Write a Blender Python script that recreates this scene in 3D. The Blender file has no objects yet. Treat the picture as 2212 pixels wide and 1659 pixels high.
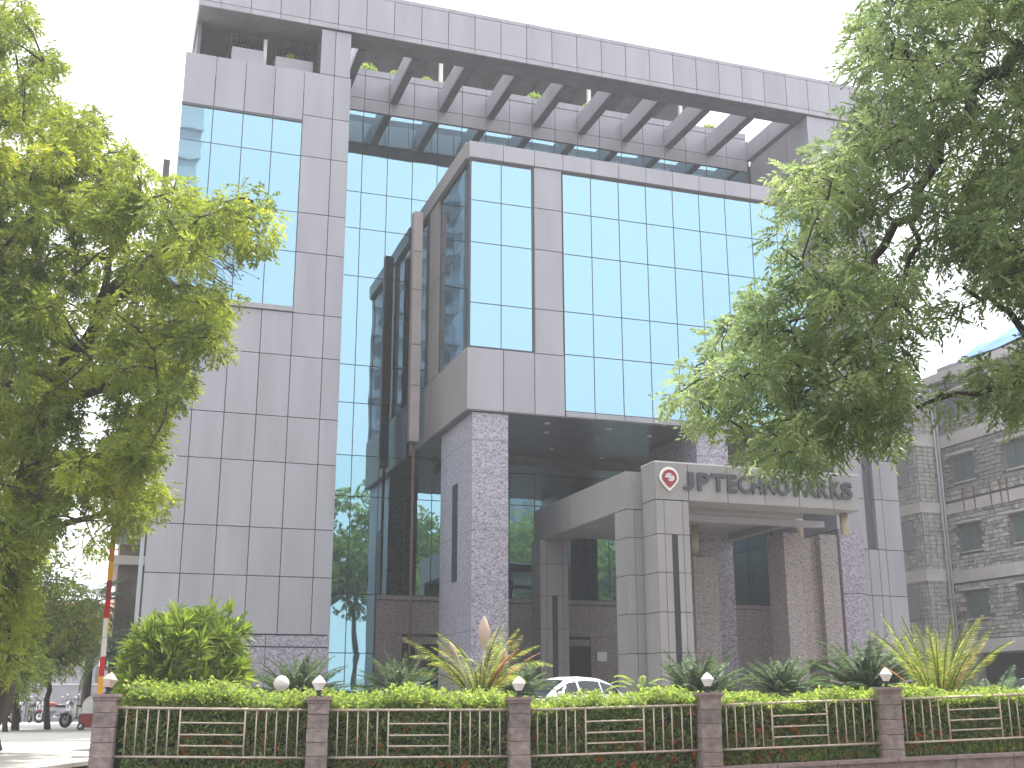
import bpy, math, random
import numpy as np
from mathutils import Vector, Matrix
random.seed(7); rng = np.random.default_rng(7)
SC = bpy.context.scene; COL = SC.collection

# ---------------------------------------------------------------- camera, sky, sun, exposure
PITCH, ROLL, YAW, FPX = 0.2668, -0.00188, 0.33135, 2533.97
EYE = Vector((0, 0, 0.8))
def cam_axes():
    f = Vector((math.sin(YAW) * math.cos(PITCH), math.cos(YAW) * math.cos(PITCH), math.sin(PITCH)))
    r = Vector((math.cos(YAW), -math.sin(YAW), 0)); u = r.cross(f)
    return r * math.cos(ROLL) + u * math.sin(ROLL), -r * math.sin(ROLL) + u * math.cos(ROLL), f
CR, CU, CF = cam_axes()
cam = bpy.data.objects.new('camera', bpy.data.cameras.new('camera')); COL.objects.link(cam)
cam.data.sensor_width = 36; cam.data.lens = 36 * FPX / 2212; cam.data.clip_end = 3000
cam.matrix_world = Matrix(((CR.x, CU.x, -CF.x, EYE.x), (CR.y, CU.y, -CF.y, EYE.y), (CR.z, CU.z, -CF.z, EYE.z), (0, 0, 0, 1)))
SC.camera = cam
SUN_DIR = Vector((0.34, 0.30, 0.92)).normalized()
SUN_ELEV = math.asin(SUN_DIR.z); SUN_ROT = math.atan2(SUN_DIR.x, SUN_DIR.y)
world = bpy.data.worlds.new('World'); SC.world = world; world.use_nodes = True
wn = world.node_tree.nodes; wl = world.node_tree.links; wn.clear()
sky = wn.new('ShaderNodeTexSky'); sky.sky_type = 'NISHITA'; sky.sun_disc = False
sky.sun_elevation = SUN_ELEV; sky.sun_rotation = SUN_ROT; sky.dust_density = 3.0; sky.air_density = 1.0
tc = wn.new('ShaderNodeTexCoord'); nz = wn.new('ShaderNodeTexNoise'); nz.inputs['Scale'].default_value = 2.2; nz.inputs['Detail'].default_value = 5
rp = wn.new('ShaderNodeMapRange'); rp.inputs[1].default_value = .35; rp.inputs[2].default_value = .7; rp.inputs[3].default_value = .80; rp.inputs[4].default_value = .97
mx = wn.new('ShaderNodeMix'); mx.data_type = 'RGBA'; mx.inputs[7].default_value = (9.3, 9.6, 10.0, 1)   # thin bright cloud
bgn = wn.new('ShaderNodeBackground'); bgn.inputs['Strength'].default_value = 0.12; wo = wn.new('ShaderNodeOutputWorld')
wl.new(tc.outputs['Generated'], nz.inputs['Vector']); wl.new(nz.outputs['Fac'], rp.inputs[0]); wl.new(rp.outputs[0], mx.inputs[0])
wl.new(sky.outputs[0], mx.inputs[6]); wl.new(mx.outputs[2], bgn.inputs['Color']); wl.new(bgn.outputs[0], wo.inputs[0])
sun = bpy.data.objects.new('sun', bpy.data.lights.new('sun', 'SUN')); COL.objects.link(sun)
sun.data.energy = 3.4; sun.data.angle = math.radians(1.0); sun.data.color = (1, .96, .9)
sun.rotation_euler = (-SUN_DIR).to_track_quat('-Z', 'Y').to_euler()
SC.view_settings.view_transform = 'Standard'; SC.view_settings.look = 'None'
SC.view_settings.exposure = 1.05; SC.view_settings.gamma = 1; SC.view_settings.use_curve_mapping = False
SC.cycles.max_bounces = 8; SC.cycles.transparent_max_bounces = 4; SC.cycles.caustics_reflective = False
SC.cycles.sample_clamp_indirect = 6

# ---------------------------------------------------------------- helpers
H_F = Vector((math.sin(YAW), math.cos(YAW), 0)); H_R = Vector((math.cos(YAW), -math.sin(YAW), 0))
def at(px, py, D):
    """world point seen at picture position (px,py of 2212x1659) at ground distance D ahead"""
    d = CR * (px - 1106) - CU * (py - 829.5) + CF * FPX
    return EYE + d * (D / d.dot(H_F))

def mat(name, color, rough=.7, metal=0, noise=None, bump=0, bscale=30, vary=0, spec=.5, cols=None):
    m = bpy.data.materials.new(name); m.use_nodes = True; n = m.node_tree.nodes; l = m.node_tree.links
    b = n['Principled BSDF']; b.inputs['Roughness'].default_value = rough; b.inputs['Metallic'].default_value = metal
    b.inputs['Specular IOR Level'].default_value = spec
    b.inputs['Base Color'].default_value = (*color, 1)
    t = n.new('ShaderNodeTexCoord'); out = None
    if noise:
        sc, amt = noise[0], noise[1]; stretch = noise[2] if len(noise) > 2 else (1, 1, 1)
        mp = n.new('ShaderNodeMapping'); mp.inputs['Scale'].default_value = stretch
        l.new(t.outputs['Object'], mp.inputs[0])
        if vary:
            oi = n.new('ShaderNodeObjectInfo'); vm = n.new('ShaderNodeVectorMath'); vm.operation = 'ADD'
            cb = n.new('ShaderNodeCombineXYZ'); ml = n.new('ShaderNodeMath'); ml.operation = 'MULTIPLY'; ml.inputs[1].default_value = 57
            l.new(oi.outputs['Random'], ml.inputs[0])
            for k in range(3): l.new(ml.outputs[0], cb.inputs[k])
            l.new(mp.outputs[0], vm.inputs[0]); l.new(cb.outputs[0], vm.inputs[1]); vec = vm.outputs[0]
        else: vec = mp.outputs[0]
        nt = n.new('ShaderNodeTexNoise'); nt.inputs['Scale'].default_value = sc; nt.inputs['Detail'].default_value = 6
        l.new(vec, nt.inputs['Vector'])
        r = n.new('ShaderNodeValToRGB'); r.color_ramp.elements[0].position = .3; r.color_ramp.elements[1].position = .7
        c0, c1 = cols if cols else ([c * (1 - amt) for c in color], [min(1, c * (1 + amt)) for c in color])
        r.color_ramp.elements[0].color = (*c0, 1); r.color_ramp.elements[1].color = (*c1, 1)
        l.new(nt.outputs['Fac'], r.inputs[0]); out = r.outputs[0]
        if bump:
            bp = n.new('ShaderNodeBump'); bp.inputs['Strength'].default_value = bump; bp.inputs['Distance'].default_value = .02
            bn = n.new('ShaderNodeTexNoise'); bn.inputs['Scale'].default_value = bscale; bn.inputs['Detail'].default_value = 4
            l.new(vec, bn.inputs['Vector']); l.new(bn.outputs['Fac'], bp.inputs['Height']); l.new(bp.outputs[0], b.inputs['Normal'])
    if vary:
        oi2 = n.new('ShaderNodeObjectInfo'); mr = n.new('ShaderNodeMapRange'); mr.inputs[3].default_value = 1 - vary; mr.inputs[4].default_value = 1 + vary
        l.new(oi2.outputs['Random'], mr.inputs[0]); hs = n.new('ShaderNodeHueSaturation'); l.new(mr.outputs[0], hs.inputs['Value'])
        if out: l.new(out, hs.inputs['Color'])
        else: hs.inputs['Color'].default_value = (*color, 1)
        out = hs.outputs[0]
    if out: l.new(out, b.inputs['Base Color'])
    return m

def granite_mat(name, dark, light, scale=28):
    m = bpy.data.materials.new(name); m.use_nodes = True; n = m.node_tree.nodes; l = m.node_tree.links
    b = n['Principled BSDF']; b.inputs['Roughness'].default_value = .28
    t = n.new('ShaderNodeTexCoord'); v = n.new('ShaderNodeTexVoronoi'); v.inputs['Scale'].default_value = scale
    nn = n.new('ShaderNodeTexNoise'); nn.inputs['Scale'].default_value = scale * .35; nn.inputs['Detail'].default_value = 8; nn.inputs['Roughness'].default_value = .75
    ad = n.new('ShaderNodeMath'); ad.operation = 'ADD'; sv = n.new('ShaderNodeSeparateColor')
    mp = n.new('ShaderNodeMapping'); mp.inputs['Rotation'].default_value = (0, .7, .3); mp.inputs['Scale'].default_value = (1, 1, 1.9)
    l.new(t.outputs['Object'], mp.inputs[0])
    l.new(mp.outputs[0], v.inputs['Vector']); l.new(mp.outputs[0], nn.inputs['Vector']); l.new(v.outputs['Color'], sv.inputs[0])
    ml = n.new('ShaderNodeMath'); ml.operation = 'MULTIPLY'; ml.inputs[1].default_value = .5
    l.new(sv.outputs[0], ml.inputs[0]); l.new(ml.outputs[0], ad.inputs[0]); l.new(nn.outputs['Fac'], ad.inputs[1])
    r = n.new('ShaderNodeValToRGB'); r.color_ramp.elements[0].position = .42; r.color_ramp.elements[1].position = 1.0
    r.color_ramp.elements[0].color = (*dark, 1); r.color_ramp.elements[1].color = (*light, 1)
    l.new(ad.outputs[0], r.inputs[0]); l.new(r.outputs[0], b.inputs['Base Color'])
    return m

def glass_mat(name, tint, wav=.0035, rough=.015):
    m = bpy.data.materials.new(name); m.use_nodes = True; n = m.node_tree.nodes; l = m.node_tree.links
    b = n['Principled BSDF']; b.inputs['Metallic'].default_value = 1; b.inputs['Roughness'].default_value = rough
    b.inputs['Base Color'].default_value = (*tint, 1)
    t = n.new('ShaderNodeTexCoord'); nn = n.new('ShaderNodeTexNoise'); nn.inputs['Scale'].default_value = .8; nn.inputs['Detail'].default_value = 1
    oi = n.new('ShaderNodeObjectInfo'); cb = n.new('ShaderNodeCombineXYZ'); ml = n.new('ShaderNodeMath'); ml.operation = 'MULTIPLY'; ml.inputs[1].default_value = 40
    va = n.new('ShaderNodeVectorMath'); va.operation = 'ADD'; l.new(oi.outputs['Random'], ml.inputs[0]); l.new(ml.outputs[0], cb.inputs[1])
    l.new(t.outputs['Object'], va.inputs[0]); l.new(cb.outputs[0], va.inputs[1]); l.new(va.outputs[0], nn.inputs['Vector'])
    bp = n.new('ShaderNodeBump'); bp.inputs['Strength'].default_value = 1; bp.inputs['Distance'].default_value = wav
    l.new(nn.outputs['Fac'], bp.inputs['Height']); l.new(bp.outputs[0], b.inputs['Normal'])
    return m

def leaf_mat(name, c0, c1, c2=None, trans=.5, rough=.5):
    m = bpy.data.materials.new(name); m.use_nodes = True; n = m.node_tree.nodes; l = m.node_tree.links
    b = n['Principled BSDF']; b.inputs['Roughness'].default_value = rough; b.inputs['Specular IOR Level'].default_value = .35
    a = n.new('ShaderNodeAttribute'); a.attribute_name = 'leafvar'
    r = n.new('ShaderNodeValToRGB'); r.color_ramp.elements[0].color = (*c0, 1); r.color_ramp.elements[1].color = (*c1, 1)
    r.color_ramp.elements[1].position = .93 if c2 else 1
    if c2:
        e = r.color_ramp.elements.new(.985); e.color = (*c2, 1)
    l.new(a.outputs['Fac'], r.inputs[0]); l.new(r.outputs[0], b.inputs['Base Color'])
    tr = n.new('ShaderNodeBsdfTranslucent'); hs = n.new('ShaderNodeHueSaturation'); hs.inputs['Saturation'].default_value = 1.15; hs.inputs['Value'].default_value = 1.7
    l.new(r.outputs[0], hs.inputs['Color']); l.new(hs.outputs[0], tr.inputs['Color'])
    ms = n.new('ShaderNodeMixShader'); ms.inputs[0].default_value = trans
    l.new(b.outputs[0], ms.inputs[1]); l.new(tr.outputs[0], ms.inputs[2]); l.new(ms.outputs[0], n['Material Output'].inputs[0])
    return m

M = dict(
    clad=mat('grey_cladding', (.345, .335, .375), .42, 0, (.9, .10, (1.6, 1, .16)), .05, 3, .05),
    clad2=mat('brown_cladding', (.46, .40, .39), .5, 0, (2, .08), 0, 3, .03),
    gclad=mat('portal_cladding', (.255, .24, .238), .45, 0, (1.2, .08, (1, 1, .3)), .05, 3, .03),
    joint=mat('dark_joint', (.11, .105, .12), .8),
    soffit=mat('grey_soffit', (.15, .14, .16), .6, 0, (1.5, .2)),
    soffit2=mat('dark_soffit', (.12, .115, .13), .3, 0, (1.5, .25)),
    granite=granite_mat('speckled_granite', (.11, .10, .13), (.50, .46, .54), 22),
    granb=granite_mat('brown_granite', (.10, .085, .085), (.33, .28, .28), 26),
    glass=glass_mat('mirror_glass', (.25, .40, .475)),
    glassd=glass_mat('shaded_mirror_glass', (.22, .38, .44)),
    sglass=glass_mat('side_glass_shade_tint', (.07, .11, .16)),  # darker copy of the mirror glass, shade of the block side put into its tint
    dglass=mat('dark_glass', (.02, .025, .03), .06),
    conc=mat('concrete', (.50, .47, .43), .85, 0, (.7, .12), .2, 20),
    road=mat('asphalt', (.06, .058, .055), .9, 0, (3, .2), .3, 60),
    soil=mat('soil', (.12, .09, .06), .95, 0, (5, .3), .4, 30),
    grass=mat('lawn', (.06, .10, .03), .9, 0, (4, .3), .4, 60),
    steel=mat('rail_steel', (.62, .49, .42), .45, 0, (6, .15)),
    pstone=mat('pillar_stone', (.30, .235, .215), .85, 0, (9, .30), .7, 40, .2),
    pcap=mat('pillar_cap', (.34, .25, .235), .8, 0, (8, .2), .5, 40),
    white=mat('white_paint', (.78, .76, .74), .45),
    lamp=mat('frosted_lamp', (.86, .80, .78), .3),
    black=mat('black_plastic', (.015, .015, .018), .4),
    rubber=mat('rubber', (.02, .02, .02), .8),
    red=mat('red_paint', (.55, .02, .03), .4), yellow=mat('yellow_paint', (.80, .40, .02), .45), dred=mat('faded_red', (.30, .04, .03), .5),
    orange=mat('orange_paint', (.65, .22, .03), .5), blue=mat('blue_plastic', (.03, .22, .60), .5), tarp=mat('blue_tarpaulin', (.01, .17, .50), .5, 0, (3, .3), .5, 6),
    chrome=mat('chrome', (.6, .6, .62), .2, 1),
    car=mat('white_car_paint', (.74, .74, .76), .2), car2=mat('pale_car_paint', (.42, .48, .52), .25),
    cwall=mat('boundary_wall_render', (.27, .28, .31), .85, 0, (1.3, .15), .1, 10, .05),
    band=mat('concrete_band', (.56, .53, .52), .8, 0, (1.5, .12)),
    mortar=mat('mortar', (.25, .245, .235), .9), stone=mat('rubble_stone', (.40, .39, .37), .9, 0, (6, .3), .8, 14, .32),
    wframe=mat('window_frame', (.22, .22, .23), .5), wglass=mat('window_glass', (.13, .17, .17), .12),
    pipe=mat('grey_pipe', (.38, .40, .42), .5), bpipe=mat('brown_pipe', (.16, .09, .07), .6),
    brown=mat('brown_render', (.17, .13, .11), .8, 0, (1.5, .2)), cream=mat('cream_render', (.5, .47, .44), .8, 0, (.6, .1)),
    bark=mat('bark', (.075, .055, .045), .9, 0, (6, .35, (1, 1, .3)), .8, 30), twig=mat('twig', (.10, .065, .07), .9),
    tile=mat('clay_tile', (.48, .17, .09), .8, 0, (4, .3)),
    letter=mat('letter_metal', (.055, .06, .07), .4, .3), emred=mat('emblem_red', (.28, .015, .03), .35), brass=mat('brass_stub', (.38, .32, .24), .5, .1),
    tower=mat('white_tower_render', (.62, .62, .66), .8, 0, (.15, .08)),
    leafL=leaf_mat('leaf_yellow_green', (.08, .12, .035), (.37, .41, .09), (.38, .16, .05)),
    leafR=leaf_mat('leaf_pinnate_green', (.10, .15, .075), (.36, .42, .19), (.45, .20, .07)),
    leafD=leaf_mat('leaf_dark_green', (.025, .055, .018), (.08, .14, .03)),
    leafH=leaf_mat('leaf_hedge', (.13, .19, .07), (.34, .42, .15), (.60, .25, .14)),
    leafHT=leaf_mat('leaf_hedge_shoot', (.16, .23, .06), (.40, .47, .13)),
    leafB=leaf_mat('leaf_fan_palm', (.09, .15, .03), (.32, .39, .09)),
    leafC=leaf_mat('leaf_cycad', (.06, .10, .05), (.14, .20, .08)),
    leafP=leaf_mat('leaf_date_palm', (.14, .19, .04), (.42, .44, .12), (.50, .30, .16)),
    leafG=leaf_mat('leaf_grey_palm', (.06, .11, .06), (.16, .22, .12)),
    dry=leaf_mat('leaf_dry', (.30, .15, .08), (.50, .30, .18)),
    spathe=mat('dry_spathe', (.62, .45, .38), .7), flower=leaf_mat('ixora_flower', (.55, .08, .03), (.75, .22, .08)),
)

def link(o, parent=None, loc=None):
    COL.objects.link(o)
    if parent is not None: o.parent = parent
    if loc is not None: o.location = Vector(loc) - (parent_world(parent) if parent is not None else Vector())
    return o
PW = {}
def parent_world(p):
    return PW.get(p.name, Vector())
def thing(name, label, cat, loc, group=None, kind=None):
    o = bpy.data.objects.new(name, None); COL.objects.link(o); o.location = loc; o.empty_display_size = .2
    PW[o.name] = Vector(loc); o['label'] = label; o['category'] = cat
    if group: o['group'] = group
    if kind: o['kind'] = kind
    return o
def mesh(name, vs, fs, m, smooth=False):
    me = bpy.data.meshes.new(name); me.from_pydata([tuple(v) for v in vs], [], fs); me.materials.append(m)
    if smooth: me.polygons.foreach_set('use_smooth', [True] * len(me.polygons))
    me.update(); return me
def part(name, me, parent, loc, label=None):
    o = bpy.data.objects.new(name, me); link(o, parent, loc)
    PW[o.name] = Vector(loc)
    if label: o['label'] = label
    return o
def top(name, me, loc, label=None, cat=None, kind=None, group=None):
    o = bpy.data.objects.new(name, me); COL.objects.link(o); o.location = loc; PW[o.name] = Vector(loc)
    for k, v in (('label', label), ('category', cat), ('kind', kind), ('group', group)):
        if v: o[k] = v
    return o
BOXF = [(0, 3, 2, 1), (4, 5, 6, 7), (0, 1, 5, 4), (1, 2, 6, 5), (2, 3, 7, 6), (3, 0, 4, 7)]
BC = {}
def boxm(dx, dy, dz, m, bev=0):
    """box mesh centred on its middle; cached"""
    k = (round(dx, 3), round(dy, 3), round(dz, 3), m.name, bev)
    if k not in BC:
        if bev:
            import bmesh
            bm = bmesh.new(); bmesh.ops.create_cube(bm, size=1); bmesh.ops.scale(bm, vec=(dx, dy, dz), verts=bm.verts)
            bmesh.ops.bevel(bm, geom=list(bm.edges), offset=bev, segments=2, affect='EDGES')
            me = bpy.data.meshes.new('box'); bm.to_mesh(me); bm.free(); me.materials.append(m)
        else:
            x, y, z = dx / 2, dy / 2, dz / 2
            me = mesh('box', [(-x, -y, -z), (x, -y, -z), (x, y, -z), (-x, y, -z), (-x, -y, z), (x, -y, z), (x, y, z), (-x, y, z)], BOXF, m)
        BC[k] = me
    return BC[k]
def pbox(name, parent, a, b, m, label=None, bev=0):
    """part box from corner a to corner b in world coordinates"""
    a, b = Vector(a), Vector(b)
    return part(name, boxm(b.x - a.x, b.y - a.y, b.z - a.z, m, bev), parent, (a + b) / 2, label)
def tbox(name, a, b, m, **kw):
    a, b = Vector(a), Vector(b)
    return top(name, boxm(b.x - a.x, b.y - a.y, b.z - a.z, m), (a + b) / 2, **kw)
class MB:
    def __init__(s): s.v = []; s.f = []
    def add(s, vs, fs):
        k = len(s.v); s.v += [tuple(v) for v in vs]; s.f += [tuple(i + k for i in f) for f in fs]
    def box(s, a, b):
        (x0, y0, z0), (x1, y1, z1) = a, b
        s.add([(x0, y0, z0), (x1, y0, z0), (x1, y1, z0), (x0, y1, z0), (x0, y0, z1), (x1, y0, z1), (x1, y1, z1), (x0, y1, z1)], BOXF)
    def tube(s, pts, rad, n=7, cap=True):
        pts = [Vector(p) for p in pts]; rings = []
        if not hasattr(rad, '__len__'): rad = [rad] * len(pts)
        for i, p in enumerate(pts):
            d = (pts[min(i + 1, len(pts) - 1)] - pts[max(i - 1, 0)]).normalized()
            a = d.cross(Vector((.13, .31, .94)));
            if a.length < .05: a = d.cross(Vector((1, 0, 0)))
            a.normalize(); b = d.cross(a)
            rings.append([p + (a * math.cos(2 * math.pi * k / n) + b * math.sin(2 * math.pi * k / n)) * rad[i] for k in range(n)])
        fs = []
        for i in range(len(pts) - 1):
            for k in range(n): fs.append((i * n + k, i * n + (k + 1) % n, (i + 1) * n + (k + 1) % n, (i + 1) * n + k))
        if cap: fs.append(tuple(range(n))[::-1]); fs.append(tuple((len(pts) - 1) * n + k for k in range(n)))
        s.add([v for r in rings for v in r], fs)
    def lathe(s, prof, n=16, c=(0, 0, 0)):
        vs = []; fs = []
        for r, z in prof:
            for k in range(n): vs.append((c[0] + r * math.cos(2 * math.pi * (k + .5) / n), c[1] + r * math.sin(2 * math.pi * (k + .5) / n), c[2] + z))
        for i in range(len(prof) - 1):
            for k in range(n): fs.append((i * n + k, i * n + (k + 1) % n, (i + 1) * n + (k + 1) % n, (i + 1) * n + k))
        s.add(vs, fs)
    def mesh(s, name, m, smooth=False): return mesh(name, s.v, s.f, m, smooth)

GAP = .028
def gridY(parent, name, m, y, xs, zs, th=.05, gap=GAP, skip=None, tilt=0):
    for i in range(len(xs) - 1):
        for j in range(len(zs) - 1):
            x0, x1 = sorted((xs[i], xs[i + 1])); z0, z1 = sorted((zs[j], zs[j + 1]))
            if skip and skip((x0 + x1) / 2, (z0 + z1) / 2): continue
            o = part(name, boxm(x1 - x0 - gap, th, z1 - z0 - gap, m), parent, ((x0 + x1) / 2, y + th / 2 + (random.uniform(0, .006) if not tilt else 0), (z0 + z1) / 2))
            if tilt: o.rotation_euler = (random.gauss(0, tilt), 0, random.gauss(0, tilt))
def gridX(parent, name, m, x, ys, zs, th=.05, gap=GAP, side=-1, tilt=0):
    for i in range(len(ys) - 1):
        for j in range(len(zs) - 1):
            y0, y1 = ys[i], ys[i + 1]; z0, z1 = sorted((zs[j], zs[j + 1]))
            o = part(name, boxm(th, y1 - y0 - gap, z1 - z0 - gap, m), parent, (x - side * th / 2, (y0 + y1) / 2, (z0 + z1) / 2))
            if tilt: o.rotation_euler = (0, random.gauss(0, tilt), random.gauss(0, tilt))

# ---------------------------------------------------------------- ground
def sheet(name, pts, z, m, **kw):
    return top(name, mesh(name, [(p[0], p[1], z) for p in pts], [tuple(range(len(pts)))], m), (0, 0, 0), kind='structure', **kw)
def W(lat, dep, z=0): return H_R * lat + H_F * dep + Vector((0, 0, z))
sheet('ground', [(-900, -900), (900, -900), (900, 900), (-900, 900)], -.85, M['soil'])
rd = [W(-200, -14), W(200, -14 + 12), W(200, 14 + 12), W(-200, 14 - 6)]
sheet('road', [(p.x, p.y) for p in rd], -.80, M['road'])
# raised compound with its edge along the fence line
FP = []      # fence posts: position, top rail z, bottom rail z, coping z
RT = [.77, .73, .725, .79, .87, .96, 1.05]; CP = [-.34, -.34, -.30, -.11, .0, .09, .18]
for i in range(7):
    FP.append((H_R * (-5.68 + 2.885 * i) + H_F * (17 + .5 * i), RT[i], RT[i] - .655, CP[i]))
e0 = FP[0][0] - H_R * .3 + H_F * 1.5; e1 = FP[6][0] + H_R * 60 + H_F * 11.5
pave = [(e0.x, e0.y), (e1.x, e1.y), (80, 160), (-60, 160), (-60, 22.0), (e0.x - .25, e0.y + .3)]
comp = mesh('compound', [(p[0], p[1], 0) for p in pave] + [(p[0], p[1], -.9) for p in pave],
            [tuple(range(6))] + [(i, i + 6, (i + 1) % 6 + 6, (i + 1) % 6) for i in range(6)], M['conc'])
top('compound_pavement', comp, (0, 0, 0), kind='structure')
# concrete entrance drive left of the fence, in slabs, dropping to the road
g0 = W(-6.15, 16.6); 
drv = thing('entrance_drive', 'pale concrete entrance drive laid in slabs left of the first pillar', 'driveway', (g0.x, g0.y, 0)); drv['kind'] = 'structure'; del drv['category']
def drive_z(dep): return .012 if dep > 14.5 else .012 - (14.5 - dep) * .115
us = [-16, -12.8, -9.6, -6.25]; ds = [8.5, 11.5, 14.5, 17.5, 20.5, 23.5, 26.5, 29.5, 33, 37, 41]
for i in range(len(us) - 1):
    for j in range(len(ds) - 1):
        q = []
        for (a, b) in ((0, 0), (1, 0), (1, 1), (0, 1)):
            la = us[i + a] + (.012 if a == 0 else -.012); dd = ds[j + b] + (.012 if b == 0 else -.012)
            lat = la * (1 + max(0, dd - 17) * .02) if i + a < 3 else la + max(0, dd - 17) * .02
            p = W(lat, dd); q.append((p.x, p.y, drive_z(dd)))
        c = Vector((sum(p[0] for p in q) / 4, sum(p[1] for p in q) / 4, sum(p[2] for p in q) / 4))
        vs = [Vector(p) - c for p in q]; vs += [v - Vector((0, 0, .06)) for v in vs]
        part('concrete_slab', mesh('slab', vs, [(0, 1, 2, 3), (0, 4, 5, 1), (1, 5, 6, 2), (2, 6, 7, 3), (3, 7, 4, 0)], M['conc']), drv, c)
pb = [FP[0][0] + H_F * .1 - H_R * .1, FP[6][0] + H_F * .1, FP[6][0] + H_F * 1.6, FP[0][0] + H_F * 1.6 - H_R * .1]
sheet('hedge_soil', [(p.x, p.y) for p in pb], -.36, M['soil'])
# planting bed behind the fence
bed = [FP[0][0] + H_F * 1.6, FP[6][0] + H_F * 1.6, FP[6][0] + H_F * 6, FP[0][0] + H_R * .6 + H_F * 6]
sheet('planting_bed', [(p.x, p.y) for p in bed], .02, M['soil'])
sheet('lawn', [(2, 24.2), (8.4, 22.6), (8.0, 37.5), (2, 37.5)], .024, M['grass'])

# ---------------------------------------------------------------- main office building
B = thing('office_building', 'grey panelled office block with blue mirror glass and a rooftop frame', 'building', (16, 42, 0))
def prism(name, poly, z0, z1, m, parent, label=None):
    n = len(poly); cx = sum(p[0] for p in poly) / n; cy = sum(p[1] for p in poly) / n; h = (z1 - z0) / 2
    vs = [(p[0] - cx, p[1] - cy, -h) for p in poly] + [(p[0] - cx, p[1] - cy, h) for p in poly]
    fs = [tuple(range(n))[::-1], tuple(range(n, 2 * n))] + [(i, (i + 1) % n, n + (i + 1) % n, n + i) for i in range(n)]
    return part(name, mesh(name, vs, fs, m), parent, (cx, cy, (z0 + z1) / 2), label)
ZR = [2.95, 4.75, 6.29, 8.44, 9.98, 12.09, 13.61]
ZP = [13.61, 15.82, 17.29, 19.43, 21.02, 22.75]
# left tower
prism('left_tower_wall', [(1.14, 38.06), (6.84, 38.06), (6.84, 47.5), (1.9, 47.5)], 0, 22.0, M['joint'], B)
XT = [1.1, 2.17, 3.19, 4.21, 5.24, 6.30, 6.88]
gridY(B, 'cladding_panel', M['clad'], 38.0, XT, ZR)
gridY(B, 'cladding_panel', M['clad'], 38.0, XT[4:], ZP)
gridY(B, 'cladding_panel', M['clad'], 38.0, XT[:5], [20.80, 22.75])
gridY(B, 'granite_slab', M['granite'], 38.02, [1.1, 3.0, 4.9, 6.88], [0, 2.55], .05, .02)
gridY(B, 'granite_slab', M['granite'], 38.0, [1.1, 3.0, 4.9, 6.88], [2.57, 2.92], .05, .02)
gridY(B, 'glass_pane', M['glass'], 38.045, XT[:5], [13.8, 15.82, 17.29, 19.43, 20.72], .015, .03, tilt=.0012)
pbox('window_head', B, (1.1, 38.0, 20.72), (5.22, 38.06, 20.80), M['joint'])
pbox('window_sill', B, (1.1, 37.93, 13.63), (5.24, 38.06, 13.80), M['clad'])
gridX(B, 'cladding_panel', M['clad'], 6.91, [38.0, 39.2, 40.4, 41.55, 42.72], [0, 2.95, 4.75, 6.29, 8.44, 9.98, 12.09, 13.61, 15.82, 17.29, 19.43, 21.02, 22.75], .05, side=1)
pbox('terrace_parapet', B, (1.14, 38.06, 22.0), (6.84, 38.3, 22.72), M['clad'])
pbox('downpipe', B, (.93, 38.0, .3), (1.05, 38.1, 6.8), M['pipe'])
# pier above the left tower
pbox('roof_pier', B, (5.82, 38.06, 22.75), (6.84, 39.1, 24.6), M['joint'])
gridY(B, 'cladding_panel', M['clad'], 38.0, [5.78, 6.30, 6.88], [22.75, 24.58])
# fascia beam
pbox('roof_beam', B, (1.45, 37.96, 24.62), (31.0, 38.4, 26.3), M['soffit'])
pbox('roof_beam', B, (1.45, 38.4, 24.62), (31.0, 39.0, 25.62), M['soffit'])
xk = [6.95 + 1.045 * k for k in range(0, 19)]
gridY(B, 'fascia_back_panel', M['clad'], 39.0, xk, [24.64, 25.64], .05)
XF = [1.42] + [2.17 + 1.045 * k for k in range(0, 28)]
gridY(B, 'fascia_panel', M['clad'], 37.9, XF, [24.81, 26.18], .06)
gridY(B, 'fascia_edge_strip', M['clad'], 37.9, XF, [24.60, 24.81], .06, .02)
gridY(B, 'fascia_edge_strip', M['clad'], 37.9, XF, [26.18, 26.35], .06, .02)
gridX(B, 'fascia_panel', M['clad'], 1.42, [37.98, 39.1, 40.2, 41.3], [24.6, 26.35], .06)
GY = 40.75
# slab over the left terrace, with two grilles
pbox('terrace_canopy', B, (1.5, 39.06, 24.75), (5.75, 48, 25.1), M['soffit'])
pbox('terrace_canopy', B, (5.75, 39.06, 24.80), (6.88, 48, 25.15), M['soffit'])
pbox('terrace_side_wall', B, (1.5, 39.1, 22.0), (1.62, 47.5, 24.75), M['soffit'])
for gx in (2.75, 4.45):
    g = part('roof_grille', boxm(1.3, 2.2, .02, M['pipe']), B, (gx + .6, GY, 24.735))
    for k in range(11): part('grille_bar', boxm(.035, 2.2, .09, M['joint']), g, (gx + .05 + k * .115, GY, 24.68))
    for k in range(6): part('grille_bar', boxm(1.25, .035, .05, M['joint']), g, (gx + .6, GY - 1.05 + k * .4, 24.60))
pbox('parapet_post', B, (3.84, 38.95, 22), (3.96, 39.08, 24.3), M['white'])
pbox('planter_box', B, (4.25, 38.6, 22.2), (5.6, 39.0, 23.5), M['clad']); pbox('planter_box', B, (2.7, 38.6, 22.2), (3.8, 39.0, 23.6), M['clad'])
pbox('roof_equipment', B, (1.2, 39.4, 22.1), (1.42, 39.7, 23.3), M['pipe'])
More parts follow.
